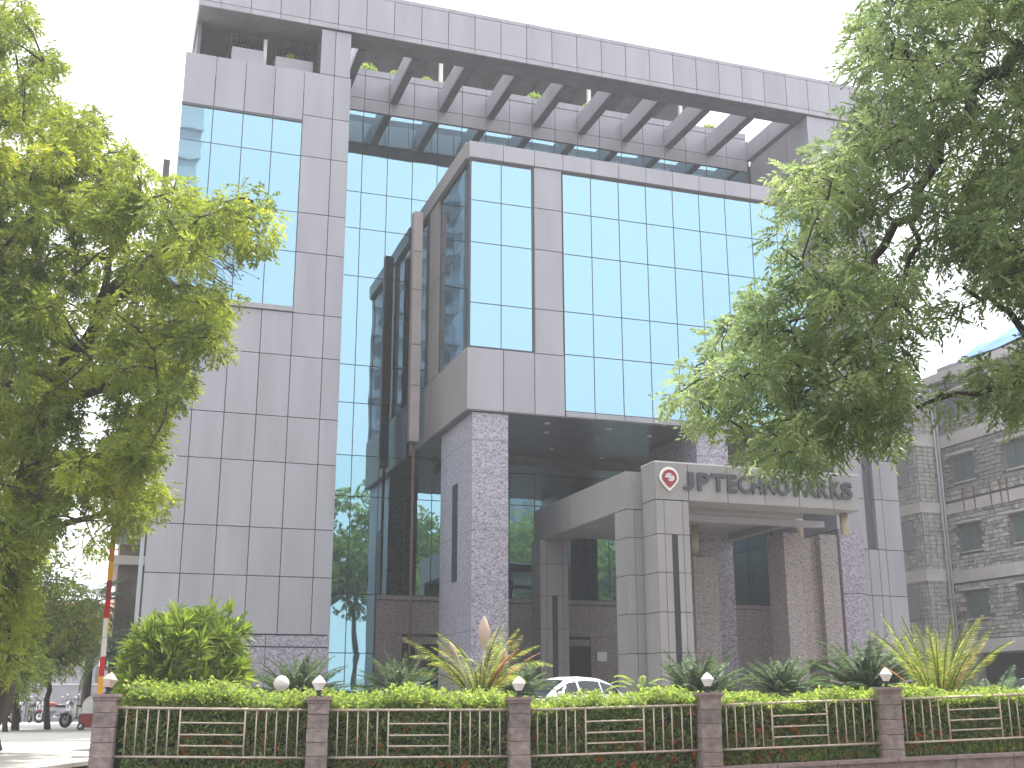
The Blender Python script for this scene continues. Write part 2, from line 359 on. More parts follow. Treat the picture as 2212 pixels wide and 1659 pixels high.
# recess wall: mirror glass wall with parapet
pbox('recess_wall', B, (6.9, 42.84, 0), (26.2, 56, 24.0), M['joint'])
XR = [6.92, 7.3] + [8.36 + 1.04 * k for k in range(0, 18)]
gridY(B, 'parapet_panel', M['clad'], 42.72, XR, [24.12, 24.68, 25.72], .1)
gridY(B, 'parapet_coping', M['clad'], 42.70, XR, [25.72, 26.02], .3, .02)
pbox('parapet_backing', B, (6.9, 42.84, 24.0), (26.2, 43.0, 25.7), M['joint'])
XG = XR
gridY(B, 'glass_pane', M['glass'], 42.78, XG, [24.10, 22.6, 20.55, 18.99, 16.98, 13.37, 11.87, 9.84], .015, .03,
      skip=lambda x, z: x > 11.3 and z < 19.2, tilt=.0007)
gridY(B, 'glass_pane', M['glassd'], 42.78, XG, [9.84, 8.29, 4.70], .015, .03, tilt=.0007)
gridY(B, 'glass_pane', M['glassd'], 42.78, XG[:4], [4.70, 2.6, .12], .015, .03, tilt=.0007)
# granite base wall below the sill with door recesses
pbox('sill', B, (9.42, 42.62, 4.52), (26.1, 42.78, 4.68), M['granb'])
xb = [9.42, 10.42, 11.95, 13.2, 14.6, 16.3, 17.85, 19.3, 20.9, 22.5, 24.2, 26.1]
for k in range(len(xb) - 1):
    door = k in (1, 5)
    for z0, z1 in ((0, 3.3), (3.3, 4.5)):
        if door and z0 == 0:
            pbox('door_recess', B, (xb[k] + .01, 42.74, 0), (xb[k + 1] - .01, 42.82, 3.28), M['dglass'])
            pbox('door_leaf', B, (xb[k] + .05, 42.70, .05), ((xb[k] + xb[k + 1]) / 2 - .02, 42.735, 2.9), M['dglass'])
            pbox('door_leaf', B, ((xb[k] + xb[k + 1]) / 2 + .02, 42.70, .05), (xb[k + 1] - .05, 42.735, 2.9), M['dglass'])
            pbox('door_lintel', B, (xb[k] + .02, 42.66, 2.95), (xb[k + 1] - .02, 42.735, 3.2), M['granb'])
        else:
            dy = .05 if (door or k in (6,)) and z0 > 0 else 0
            pbox('granite_slab', B, (xb[k] + .008, 42.66 + dy, z0 + .008), (xb[k + 1] - .008, 42.78, z1 - .008), M['granb'])
pbox('door_sign', B, (18.1, 42.6, 2.4), (18.5, 42.65, 2.75), M['white'])
# pergola beams between fascia and recess wall
for k in range(10):
    x = 7.36 + 2.075 * k
    p = pbox('pergola_beam', B, (x, 39.06, 24.64), (x + .30, 42.70, 25.50), M['joint'])
    for y0, y1 in ((39.08, 40.85), (40.87, 42.69)):
        part('beam_cladding', boxm(.02, y1 - y0, .82, M['clad']), p, (x - .012, (y0 + y1) / 2, 25.08))
        part('beam_cladding', boxm(.30, y1 - y0, .02, M['soffit']), p, (x + .15, (y0 + y1) / 2, 24.63))
# roof canopy far behind the parapet
pbox('roof_canopy', B, (7.0, 44.2, 28.1), (24.3, 54, 28.5), M['soffit'])
for k in range(16): pbox('canopy_bar', B, (7.2 + k * 1.05, 44.3, 27.95), (7.3 + k * 1.05, 53.8, 28.09), M['joint'])
for x in (7.6, 11.95, 18.95, 23.6): pbox('canopy_post', B, (x, 44.4, 24), (x + .16, 44.56, 28.1), M['white'])
# projecting block
BX0, BX1 = 10.5, 23.4
pbox('projecting_block_wall', B, (BX0 + .06, 35.07, 10.0), (BX1, 42.70, 19.30), M['joint'])
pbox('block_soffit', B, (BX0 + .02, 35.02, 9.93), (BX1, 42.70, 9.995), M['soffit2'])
xs = [10.5, 11.75, 12.84, 13.9]
gridY(B, 'cladding_panel', M['clad'], 35.0, xs, [9.96, 12.05], .07)
gridY(B, 'parapet_panel', M['clad'], 34.93, [10.5, 11.72, 12.86, 13.92] + [13.92 + 1.063 * k for k in range(1, 10)], [18.80, 19.40], .14, .02)
gridY(B, 'cladding_panel', M['clad'], 35.0, [12.86, 13.88], [12.05, 13.61, 15.75, 17.27, 18.80], .07)
gridY(B, 'glass_pane', M['glass'], 35.05, [10.6, 11.68, 12.78], [12.1, 13.61, 15.75, 17.27, 18.70], .015, .03, tilt=.0012)
gridY(B, 'glass_pane', M['glass'], 35.03, [13.92 + 1.063 * k for k in range(0, 10)], [10.16, 12.12, 13.63, 15.72, 17.26, 18.70], .015, .03, tilt=.0012)
gridY(B, 'sill_strip', M['clad'], 34.98, [13.92 + 1.063 * k for k in range(0, 10)], [9.96, 10.15], .07, .02)
# left side of the block
pbox('side_spandrel', B, (10.5, 35.1, 9.96), (10.57, 42.6, 12.05), M['gclad'])
pbox('side_coping', B, (10.42, 35.1, 18.80), (10.57, 42.6, 19.40), M['gclad'])
gridX(B, 'glass_pane', M['sglass'], 10.55, [35.6, 36.9, 38.7], [12.1, 13.61, 15.75, 17.27, 18.78], .015, .03, tilt=.001)
pbox('corner_mullion', B, (10.53, 35.1, 12.07), (10.58, 35.6, 18.79), M['dglass'])
gridX(B, 'cladding_panel', M['gclad'], 10.49, [38.7, 39.3, 39.95], [12.06, 15.75, 18.79], .07)
gridX(B, 'glass_pane', M['sglass'], 10.55, [40.6, 41.6, 42.6], [12.1, 13.61, 15.75, 17.27, 18.78], .015, .03, tilt=.004)
# tall duct beside the block and brown pipe below it
for z0, z1 in zip([9.95, 12.05, 13.61, 15.75, 17.27], [12.05, 13.61, 15.75, 17.27, 18.9]):
    pbox('duct_cover', B, (9.92, 40.2, z0 + .015), (10.27, 40.55, z1 - .015), M['clad2'])
pbox('duct_core', B, (9.95, 40.23, 9.90), (10.24, 40.52, 18.85), M['joint'])
c = MB(); c.tube([(0, 0, 0), (0, 0, 9.9)], .055, 8); part('downpipe', c.mesh('pipe', M['bpipe'], True), B, (10.13, 40.38, 0))
# columns under the block
def column(x0, x1, y0, y1, slot):
    o = pbox('granite_column', B, (x0, y0, 0), (x1, y1, 9.9), M['granite'])
    if slot: part('column_slot', boxm(.02, .6, 3.2, M['black']), o, (x0 - .004, 37.0, 6.25))
    for z in (3.0, 6.1, 9.0): part('column_joint', boxm(x1 - x0 + .004, y1 - y0 + .004, .012, M['joint']), o, ((x0 + x1) / 2, (y0 + y1) / 2, z))
column(10.73, 11.94, 35.1, 38.8, True); column(18.75, 19.95, 35.1, 38.8, False)
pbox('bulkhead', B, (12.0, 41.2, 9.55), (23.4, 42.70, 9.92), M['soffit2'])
for x, y in ((14.05, 37.2), (16.1, 37.5), (15.2, 39.7), (17.6, 40.6), (17.7, 36.6), (13.3, 40.6), (20.5, 37), (13.6, 35.9), (15.9, 36.0)):
    c = MB(); c.lathe([(.001, -.03), (.09, -.03), (.11, 0)], 12); part('ceiling_light', c.mesh('light', M['lamp']), B, (x, y, 9.925))
# right tower with its slot
pbox('right_tower_wall', B, (26.24, 38.2, 0), (29.0, 55, 24.5), M['joint'])
XQ = [26.15, 27.45, 27.9, 28.25, 29.05]
gridY(B, 'cladding_panel', M['clad'], 38.0, XQ, [0, 1.1, 2.95, 4.75, 6.5], .2)
gridY(B, 'cladding_panel', M['clad'], 38.0, XQ, [6.5, 8.44, 9.98, 12.09, 13.61, 15.82, 17.29, 19.43, 21.02, 22.75, 24.58], .2, skip=lambda x, z: 27.4 < x < 27.95 and z < 17)
gridX(B, 'granite_slab', M['granb'], 26.14, [38.0, 39.6, 41.1, 42.66], [0, 2.4, 4.8, 7.2], .06)
gridX(B, 'cladding_panel', M['clad'], 26.14, [38.0, 39.6, 41.1, 42.66], [7.2, 9.98, 12.09, 15.82, 19.43, 22.75, 24.55], .06)
gridY(B, 'granite_slab', M['granite'], 37.94, [26.15, 27.2], [0, 2.4, 4.8, 7.2], .06)
# rear stair block peeking out beyond the left tower
A = thing('rear_annex', 'brown rear annex with slab ledges beside the left tower', 'building', (.7, 50, 0))
pbox('wall', A, (.45, 50.5, 0), (4, 60, 9.2), M['brown'])
for z in (3.0, 6.3, 8.9): pbox('slab_ledge', A, (.2, 50.1, z), (4, 60, z + .35), M['cream'])
pbox('duct', A, (.88, 49.6, 9.26), (1.15, 50.3, 24.0), M['joint'])
pbox('balcony_rail', A, (.2, 50.1, 7.1), (1.2, 50.16, 8.0), M['wframe'])

# ---------------------------------------------------------------- entrance portal
P = thing('entrance_portal', 'grey panelled entrance portal with stepped piers in front of the office block', 'portal', (17.5, 33, 0))
pbox('sign_beam', P, (14.70, 30.05, 6.49), (21.45, 30.9, 7.52), M['joint'])
xj = [14.65, 15.70, 16.98, 18.21, 19.38, 20.56, 21.5]
gridY(P, 'beam_panel', M['gclad'], 30.0, xj, [6.45, 7.55], .05, .02)
pbox('beam_top', P, (14.65, 30.0, 7.53), (21.5, 30.93, 7.57), M['band'])
gridX(P, 'beam_panel', M['gclad'], 14.65, [30.03, 30.93], [6.45, 7.55], .05, .02)
pbox('beam_soffit', P, (15.72, 30.06, 6.44), (21.48, 30.92, 6.485), M['gclad'])
def pier(x0, x1, y0, y1, zt, zj, slot=None, left=True):
    o = pbox('pier', P, (x0 + .05, y0 + .05, 0), (x1 - .05, y1, zt - .01), M['joint'])
    w = x1 - x0; zz = [0] + zj + [zt]
    for a, b in zip(zz[:-1], zz[1:]):
        cols = [0, .24, .8, 1] if not slot or b > slot[1] + .01 else [0, .24, slot[2], None, slot[3], .8, 1]
        xs_ = [None if c_ is None else x0 + w * c_ for c_ in cols]
        for u, v in zip(xs_[:-1], xs_[1:]):
            if u is None or v is None: continue
            part('pier_panel', boxm(v - u - .016, .05, b - a - .02, M['gclad']), o, ((u + v) / 2, y0 + .025, (a + b) / 2))
        if left: part('pier_panel', boxm(.05, y1 - y0 - .07, b - a - .02, M['gclad']), o, (x0 + .025, (y0 + y1) / 2 + .02, (a + b) / 2))
    if slot: part('slot', boxm(w * (slot[3] - slot[2]), .03, slot[1] - slot[0], M['black']), o, (x0 + w * (slot[2] + slot[3]) / 2, y0 + .03, (slot[0] + slot[1]) / 2))
zj = [1.08, 2.18, 3.28, 4.38, 5.46]
pier(14.65, 15.69, 30.0, 30.93, 6.44, zj, (0, 5.46, .45, .62))
pier(14.15, 15.2, 30.95, 31.8, 6.28, zj)
pier(14.05, 15.08, 37.9, 38.8, 6.28, zj, (0, 5.3, .42, .60))
# side beam
pbox('side_beam', P, (14.2, 31.0, 6.33), (15.15, 38.75, 7.36), M['joint'])
for y0, y1 in ((30.95, 33), (33, 35.2), (35.2, 37.2), (37.2, 38.8)):
    pbox('beam_panel', P, (14.15, y0 + .004, 6.30), (14.2, y1 - .004, 7.40), M['gclad'])
    pbox('soffit_panel', P, (14.2, y0 + .05, 6.29), (15.15, y1 - .004, 6.325), M['gclad'])
pbox('beam_panel', P, (14.2, 30.95, 6.30), (15.15, 30.99, 7.40), M['gclad'])
pbox('canopy_slab', P, (15.16, 30.95, 6.34), (20.1, 37.6, 6.6), M['gclad'])
pbox('inner_beam', P, (15.16, 31.5, 6.15), (21.2, 31.8, 6.33), M['clad'])
pbox('inner_beam', P, (19.8, 31.82, 6.15), (20.1, 37.55, 6.33), M['gclad'])
# granite piers with stub supports
def stub(x, y, z0, z1):
    c = MB(); c.tube([(0, 0, 0), (0, 0, z1 - z0)], .13, 12); part('stub_support', c.mesh('stub', M['brass'], True), P, (x, y, z0))
pbox('granite_pier', P, (17.45, 33.2, 0), (18.3, 34.4, 5.3), M['granb']); stub(17.75, 33.6, 5.3, 6.34)
pbox('granite_pier', P, (20.0, 32.0, 0), (20.62, 33.0, 6.0), M['granb']); pbox('granite_pier', P, (21.32, 32.0, 0), (21.95, 33.0, 6.0), M['granb'])
pbox('granite_infill', P, (20.62, 32.25, 2.1), (21.32, 32.8, 5.9), M['granb']); stub(20.8, 32.3, 5.9, 6.5)
stub(21.3, 30.6, 5.8, 6.44); pbox('granite_pier', P, (21.1, 30.5, 0), (21.1 + .01, 30.51, .1), M['granb'])

# lettering
SG = thing('building_sign', 'dark raised letters reading JP TECHNO PARKS beside a red shield emblem', 'sign', (18.3, 29.95, 7.0))
def sxp(x): return 15.52 + (x - 355) * .004043
LET = [('J', 355, 440), ('P', 470, 563), ('T', 580, 695), ('E', 712, 790), ('C', 800, 900), ('H', 912, 1000), ('N', 1012, 1108), ('O', 1118, 1225), ('P', 1262, 1345), ('A', 1352, 1455), ('R', 1466, 1560), ('K', 1577, 1668), ('S', 1672, 1765)]
for ch, a, b in LET:
    cu = bpy.data.curves.new('letter', 'FONT'); cu.body = ch; cu.size = 1; cu.extrude = .03; cu.offset = .028; cu.materials.append(M['letter'])
    tmp = bpy.data.objects.new('letter_curve', cu); COL.objects.link(tmp); bpy.context.view_layer.update()
    lm = bpy.data.meshes.new_from_object(tmp.evaluated_get(bpy.context.evaluated_depsgraph_get())); bpy.data.objects.remove(tmp)
    o = bpy.data.objects.new('letter', lm); COL.objects.link(o)
    bbx = [v.co.x for v in lm.vertices]; bby = [v.co.y for v in lm.vertices]
    x0, x1 = sxp(a), sxp(b); h = .52
    z0 = 6.77
    sx = (x1 - x0) / (max(bbx) - min(bbx)); sy = h / (max(bby) - min(bby))
    o.scale = (sx, sy, 1); o.rotation_euler = (math.pi / 2, 0, 0); o.parent = SG
    o.location = Vector((x0 - min(bbx) * sx, 29.96, z0 - min(bby) * sy)) - Vector((18.3, 29.95, 7.0))
def shield(w, h, n=20):
    pts = []
    for k in range(n + 1):
        t = math.pi * k / n; pts.append((w * math.cos(t), h * .45 * math.sin(t)))
    pts += [(-w * .95, -.12 * h), (-w * .55, -.36 * h), (0, -.58 * h), (w * .55, -.36 * h), (w * .95, -.12 * h)]
    return pts
def plate(pts, th, m, name, parent, loc):
    n = len(pts); vs = [(x, 0, z) for x, z in pts] + [(x, th, z) for x, z in pts]
    fs = [tuple(range(n))[::-1], tuple(range(n, 2 * n))] + [(i, (i + 1) % n, n + (i + 1) % n, n + i) for i in range(n)]
    return part(name, mesh(name, vs, fs, m), parent, loc)
plate(shield(.30, .68), .06, M['white'], 'emblem_border', SG, (15.07, 29.93, 7.09))
plate(shield(.235, .52), .02, M['emred'], 'emblem_shield', SG, (15.07, 29.905, 7.08))
plate([(-.16, -.02), (-.12, .09), (-.02, .13), (.06, .10), (.0, .04), (.10, .06), (.16, -.02), (.10, -.11), (-.01, -.12), (-.07, -.07), (.03, -.04), (-.07, -.02)], .015, M['band'], 'emblem_swirl', SG, (15.07, 29.885, 7.09))


# ---------------------------------------------------------------- neighbouring stone building
NB = thing('stone_building', 'unfinished grey stone masonry building with pale concrete bands', 'building', (36, 38, 0))
XS = 35.3
pbox('wall', NB, (XS + .04, 22, 0), (50, 43.0, 15.0), M['mortar'])
pbox('rear_wing', NB, (34.0, 43.06, 0), (50, 52, 15.0), M['mortar'])
for z0, z1 in ((2.88, 3.42), (5.88, 6.40), (8.90, 9.37), (11.92, 12.47)):
    pbox('concrete_band', NB, (XS - .13, 22, z0), (XS + .04, 42.98, z1), M['band'])
    pbox('concrete_band', NB, (33.9, 42.95, z0 + .1), (35.2, 43.06, z1 + .1), M['band'])
    pbox('concrete_band', NB, (33.9, 43.06, z0 + .1), (34.0, 50, z1 + .1), M['band'])
pbox('roof_slab', NB, (XS - .35, 22, 14.9), (50, 43.3, 15.3), M['band'])
pbox('parapet', NB, (XS + .3, 22, 15.3), (XS + .45, 43.0, 15.75), M['mortar'])
wins = []
for z in (4.33, 7.2, 10.25, 13.1):
    for y1 in (42.15, 38.90, 35.6, 32.3, 29.0):
        wins.append((y1 - 1.28, y1, z, z + 1.12))
def inwin(y, z, hw, hh): return any(a - .03 < y + hw and y - hw < b + .03 and c - .05 < z + hh and z - hh < d + .05 for a, b, c, d in wins)
for a, b, c_, d in wins:
    f = pbox('window', NB, (XS + .05, a, c_), (XS + .12, b, d), M['wframe'])
    f.location.x -= .07
    PW[f.name] = PW[f.name] - Vector((.07, 0, 0))
    for k in range(2):
        y0 = a + .05 + k * (b - a - .06) / 2
        part('pane', boxm(.02, (b - a) / 2 - .07, d - c_ - .1, M['wglass']), f, (XS - .038, y0 + ((b - a) / 2 - .07) / 2, (c_ + d) / 2))
    pbox('window_ledge', NB, (XS - .32, a - .15, d + .06), (XS + .04, b + .15, d + .14), M['band'])
    pbox('window_sill', NB, (XS - .06, a - .05, c_ - .07), (XS + .03, b + .05, c_ - .01), M['band'])
singles = []; rest = MB()
zc = 3.45
while zc < 14.85:
    hgt = random.uniform(.15, .21)
    if not any(a - .02 < zc + hgt / 2 < b + .02 for a, b in ((5.85, 6.42), (8.88, 9.4), (11.9, 12.5))):
        y = 43.0 - random.uniform(0, .2)
        while y > 27:
            wd = random.uniform(.24, .46); yc = y - wd / 2
            if not inwin(yc, zc + hgt / 2, wd / 2, hgt / 2) and yc - wd / 2 > 22:
                pr = random.uniform(.09, .14)
                if y > 38.0 and zc < 12 and len(singles) < 300: singles.append((yc, zc + hgt / 2, wd - .03, hgt - .025, pr))
                else: rest.box((XS + .04 - pr, yc - wd / 2 + .015, zc), (XS + .06, yc + wd / 2 - .015, zc + hgt - .025))
            y -= wd
    zc += hgt
for yc, z, wd, hg, pr in singles:
    part('stone', boxm(.1, round(wd, 1), round(hg, 2), M['stone']), NB, (XS + .09 - pr, yc, z))
o = part('stonework', rest.mesh('stonework', M['stone']), NB, (0, 0, 0)); o['kind'] = 'stuff'
r2 = MB(); zc = 0
while zc < 14.8:
    for x in np.arange(34.0, 35.25, .31): r2.box((x + .01 + (zc * 7 % 1) * .0, 43.0 - random.uniform(0, .02), zc), (x + .295, 43.08, zc + .17))
    for y in np.arange(43.08, 49, .33): r2.box((33.96 - random.uniform(0, .03), y, zc), (34.02, y + .31, zc + .17))
    zc += .19
o = part('rear_stonework', r2.mesh('rear', M['stone']), NB, (0, 0, 0)); o['kind'] = 'stuff'
for z in (4.4, 7.4, 10.4):
    pbox('window', NB, (33.90, 43.6, z), (33.95, 44.6, z + 1.3), M['wframe'])
for dx in (0, .16):
    c = MB(); c.tube([(0, 0, 0), (0, 0, 14.5)], .055, 8); part('drain_pipe', c.mesh('pipe', M['pipe'], True), NB, (34.95 + dx, 42.8, .2))
for z in (5.2, 8.2): pbox('pipe_bracket', NB, (34.7, 42.72, z), (35.3, 42.9, z + .06), M['pipe'])
pbox('open_floor_shade', NB, (XS + .02, 23, 0), (XS + .045, 41.5, 2.8), M['black'])  # black sheet on the wall paints the shade of an open ground floor
# rusty bars sticking out of the third band
for y in (41.6, 40.9, 39.9, 39.3, 38.9):
    c = MB(); c.tube([(0, 0, 0), (-.05, .0, 1.0)], .03, 5); part('formwork_prop', c.mesh('prop', M['bpipe']), NB, (XS - .12, y, 8.9))
# tarpaulin shelter on the roof
T = thing('roof_tarpaulin', 'bright blue tarpaulin stretched over the roof of the stone building', 'tarpaulin', (38, 38, 15.8))
v = []; f = []
for i in range(13):
    for j in range(7):
        y = 30 + i * .95; x = 35.05 + j * .9; z = 16.75 - abs(j - 2) * .62 + .10 * math.sin(i * 1.9 + j) - .05 * (i % 3)
        v.append((x - 38, y - 38, z - 15.8))
for i in range(12):
    for j in range(6): f.append((i * 7 + j, i * 7 + j + 1, (i + 1) * 7 + j + 1, (i + 1) * 7 + j))
part('sheet', mesh('sheet', v, f, M['tarp'], True), T, (38, 38, 15.8))
for y in (30.2, 35.5, 41.2):
    for x in (36.0, 41.0):
        c = MB(); c.tube([(0, 0, 0), (0, 0, .6)], .04, 6); part('pole', c.mesh('pole', M['bpipe']), T, (x, y, 15.3))

# ---------------------------------------------------------------- background left: boundary walls, tiled house
BW = thing('boundary_wall', 'grey rendered boundary wall in long panels behind the motorcycles', 'wall', W(-18, 50))
for k in range(14):
    a = W(-34 + k * 2.6, 62.0 + k * .1); cc = boxm(2.56, .18, 1.84, M['cwall'])
    o = part('wall_panel', cc, BW, (a.x, a.y, .90)); o.rotation_euler.z = -YAW
    o = part('coping', boxm(2.6, .26, .07, M['band']), BW, (a.x, a.y, 1.85)); o.rotation_euler.z = -YAW
BU = thing('upper_boundary_wall', 'taller plain grey wall standing behind the first boundary wall', 'wall', W(-18, 60))
for k in range(10):
    a = W(-40 + k * 3.4, 72.0); o = part('wall_panel', boxm(3.36, .2, 3.05, M['cwall']), BU, (a.x, a.y, 1.52)); o.rotation_euler.z = -YAW
    o = part('wall_post', boxm(.22, .3, 3.05, M['brown']), BU, (a.x + 1.6, a.y - .55, 1.52)); o.rotation_euler.z = -YAW
for (px, py, wd, lab) in ((130, 1330, 5.5, 'small house with orange clay tile roof behind the left tree'), (300, 1320, 3.0, 'low house roof in orange tile beside the office tower edge')):
    a = at(px, py, 80); H = thing('tiled_house', lab, 'house', (a.x, a.y, 0), group='tiled houses beyond the wall')
    pbox('wall', H, (a.x - wd / 2, a.y, 0), (a.x + wd / 2, a.y + 5, a.z - .2), M['cream'])
    rf = mesh('roof', [(-wd / 2 - .4, -.5, -.4), (wd / 2 + .4, -.5, -.4), (wd / 2 + .4, 5.5, -.4), (-wd / 2 - .4, 5.5, -.4), (-wd / 2 - .4, 2.5, 1.1), (wd / 2 + .4, 2.5, 1.1)],
              [(0, 1, 5, 4), (2, 3, 4, 5), (0, 4, 3), (1, 2, 5), (0, 3, 2, 1)], M['tile'])
    r_ = part('roof', rf, H, (a.x, a.y, a.z))
    for k in range(int(wd / .3)): part('tile_row', boxm(.1, 3.3, .05, M['tile']), r_, (a.x - wd / 2 + k * .3, a.y + 1.0, a.z + .37)).rotation_euler.x = math.atan2(1.5, 3.0)
    pbox('window', H, (a.x - .5, a.y - .03, 1.2), (a.x + .5, a.y + .02, 2.3), M['wglass'])

# ---------------------------------------------------------------- fence: pillars, lamps, railings, plinth
PL = thing('plinth_wall', 'low brown stone plinth wall carrying the pillars and railings', 'wall', FP[2][0] + Vector((0, 0, -.4)))
for i in range(6):
    a, b = FP[i][0], FP[i + 1][0]; d = (b - a).normalized(); n = Vector((d.y, -d.x, 0))
    for k in range(3):
        p, q = a.lerp(b, k / 3), a.lerp(b, (k + 1) / 3); zp = FP[i][3] + (FP[i + 1][3] - FP[i][3]) * k / 3; zq = FP[i][3] + (FP[i + 1][3] - FP[i][3]) * (k + 1) / 3
        p = p + d * .006; q = q - d * .006; c0 = (p + q) / 2
        def blk(name, t, za0, za1, zb0, zb1, m):
            vs = []
            for (pt, z0, z1) in ((p, za0, za1), (q, zb0, zb1)):
                for s in (t, -t):
                    for z in (z0, z1): vs.append(pt + n * s + Vector((0, 0, z)) - c0)
            part(name, mesh(name, vs, [(0, 1, 3, 2), (4, 6, 7, 5), (0, 4, 5, 1), (2, 3, 7, 6), (1, 5, 7, 3), (0, 2, 6, 4)], m), PL, c0)
        blk('plinth_block', .15, -.84, zp - .05, -.84, zq - .05, M['pstone'])
        blk('coping_slab', .19, zp - .05, zp, zq - .05, zq, M['pcap'])
LABP = ['rough stone pillar at the drive entrance, first of the fence pillars', 'rough stone pillar below the lamp beside the white globe light',
        'rough stone pillar in front of the white car, left of its bonnet', 'stone fence pillar in front of the round cycad by the portal pier',
        'stone fence pillar beside the straw coloured date palm', 'stone fence pillar at the far right end of the railings']
LABL = ['clear tilted glass lamp with brownish bulb on the first pillar', 'white faceted lamp on the pillar beside the globe light', 'white faceted lamp on the pillar left of the white car',
        'white faceted lamp on the pillar before the round cycad', 'white faceted lamp on the pillar near the straw coloured palm', 'white faceted lamp on the last pillar at the right']
import bmesh
def rock(dx, dy, dz, seed):
    bm = bmesh.new(); bmesh.ops.create_cube(bm, size=1); bmesh.ops.scale(bm, vec=(dx, dy, dz), verts=bm.verts)
    bmesh.ops.bevel(bm, geom=list(bm.edges), offset=.008, segments=1, affect='EDGES'); rr = random.Random(seed)
    for v_ in bm.verts: v_.co += Vector([rr.uniform(-.003, .003) for _ in range(3)])
    me = bpy.data.meshes.new('rock'); bm.to_mesh(me); bm.free(); me.materials.append(M['pstone']); return me
rocks = [rock(.30 + .003 * (k % 3), .30 + .003 * (k % 2), .215, k) for k in range(5)]
ANG = math.atan2((FP[1][0] - FP[0][0]).y, (FP[1][0] - FP[0][0]).x)
for i in range(6):
    p, rt, rb, cz = FP[i]; ztop = rt + .135
    S = thing('stone_pillar', LABP[i], 'pillar', p + Vector((0, 0, -.8)), group='stone pillars along the railing')
    n = 5; h = (ztop + .1) / n
    pbox('pillar_core', S, (p.x - .12, p.y - .12, -.8), (p.x + .12, p.y + .12, ztop), M['mortar'])
    for k in range(n + 2):
        o = part('stone_block', rocks[(i * 3 + k * 2) % 5], S, p + Vector((random.uniform(-.006, .006), random.uniform(-.006, .006), ztop - (k + .5) * h)))
        o.rotation_euler.z = ANG + random.choice((0, math.pi / 2)); o.scale = (1, 1, h / .219)
    o = part('cap', boxm(.37, .37, .05, M['pcap'], .006), S, p + Vector((0, 0, ztop + .025))); o.rotation_euler.z = ANG
    o = part('cap_neck', boxm(.33, .33, .04, M['pcap'], .006), S, p + Vector((0, 0, ztop - .02))); o.rotation_euler.z = ANG
    b = p + Vector((0, 0, ztop + .05)); Lm = thing('pillar_lamp', LABL[i], 'lamp', b, group='lamps on the fence pillars')
    c = MB(); c.lathe([(.001, 0), (.055, 0), (.055, .015), (.03, .02), (.028, .07), (.045, .075), (.045, .09), (.001, .09)], 12)
    part('lamp_base', c.mesh('base', M['black'], False), Lm, b)
    c = MB(); c.lathe([(.001, .09), (.048, .09), (.108, .195), (.06, .255), (.001, .30)], 5)
    o = part('lamp_shade', c.mesh('shade', M['lamp'] if i else M['wglass'], False), Lm, b)
    if i == 0:
        o.data = mesh('shade0', [tuple(v.co) for v in o.data.vertices], [tuple(q.vertices) for q in o.data.polygons], mat('clear_lamp', (.62, .5, .42), .15)); o.rotation_euler = (0, .12, .3)
for i in range(6):
    a, b = FP[i][0].copy(), FP[i + 1][0].copy(); d = (b - a); L = d.length; d.normalize(); a += d * .15; b -= d * .15
    za, zb = FP[i][1], FP[i + 1][1]; la, lb = FP[i][2], FP[i + 1][2]
    lab = ['metal railing panel nearest the drive, below the fan palm bush', 'metal railing panel between the second and third pillars from the drive', 'metal railing panel in front of the white car',
           'metal railing panel below the granite piers of the portal', 'metal railing panel below the straw coloured date palm', 'metal railing panel at the far right end of the fence'][i]
    c0 = (a + b) / 2; R = thing('railing_panel', lab, 'railing', c0 + Vector((0, 0, lb)), group='railing panels between the pillars')
    def tp(t, s): # t along, s 0 top 1 bottom
        top_ = a.lerp(b, t) + Vector((0, 0, za + (zb - za) * t)); bot = a.lerp(b, t) + Vector((0, 0, la + (lb - la) * t)); return top_.lerp(bot, s)
    def bar(name, p, q, r, n=6):
        m_ = (p + q) / 2; c = MB(); c.tube([p - m_, q - m_], r, n); part(name, c.mesh(name, M['steel'], True), R, m_)
    bar('top_rail', tp(-.01, 0), tp(1.01, 0), .019, 8); bar('bottom_rail', tp(-.01, 1), tp(1.01, 1), .017, 8)
    for t in (.05, .104, .161, .215, .268, .729, .782, .836, .896, .95): bar('baluster', tp(t, .01), tp(t, .99), .0105)
    for t in (.328, .669): bar('frame_post', tp(t, 0), tp(t, 1), .0135)
    for s in (.295, .54, .77): bar('cross_bar', tp(.328, s), tp(.669, s), .0125)

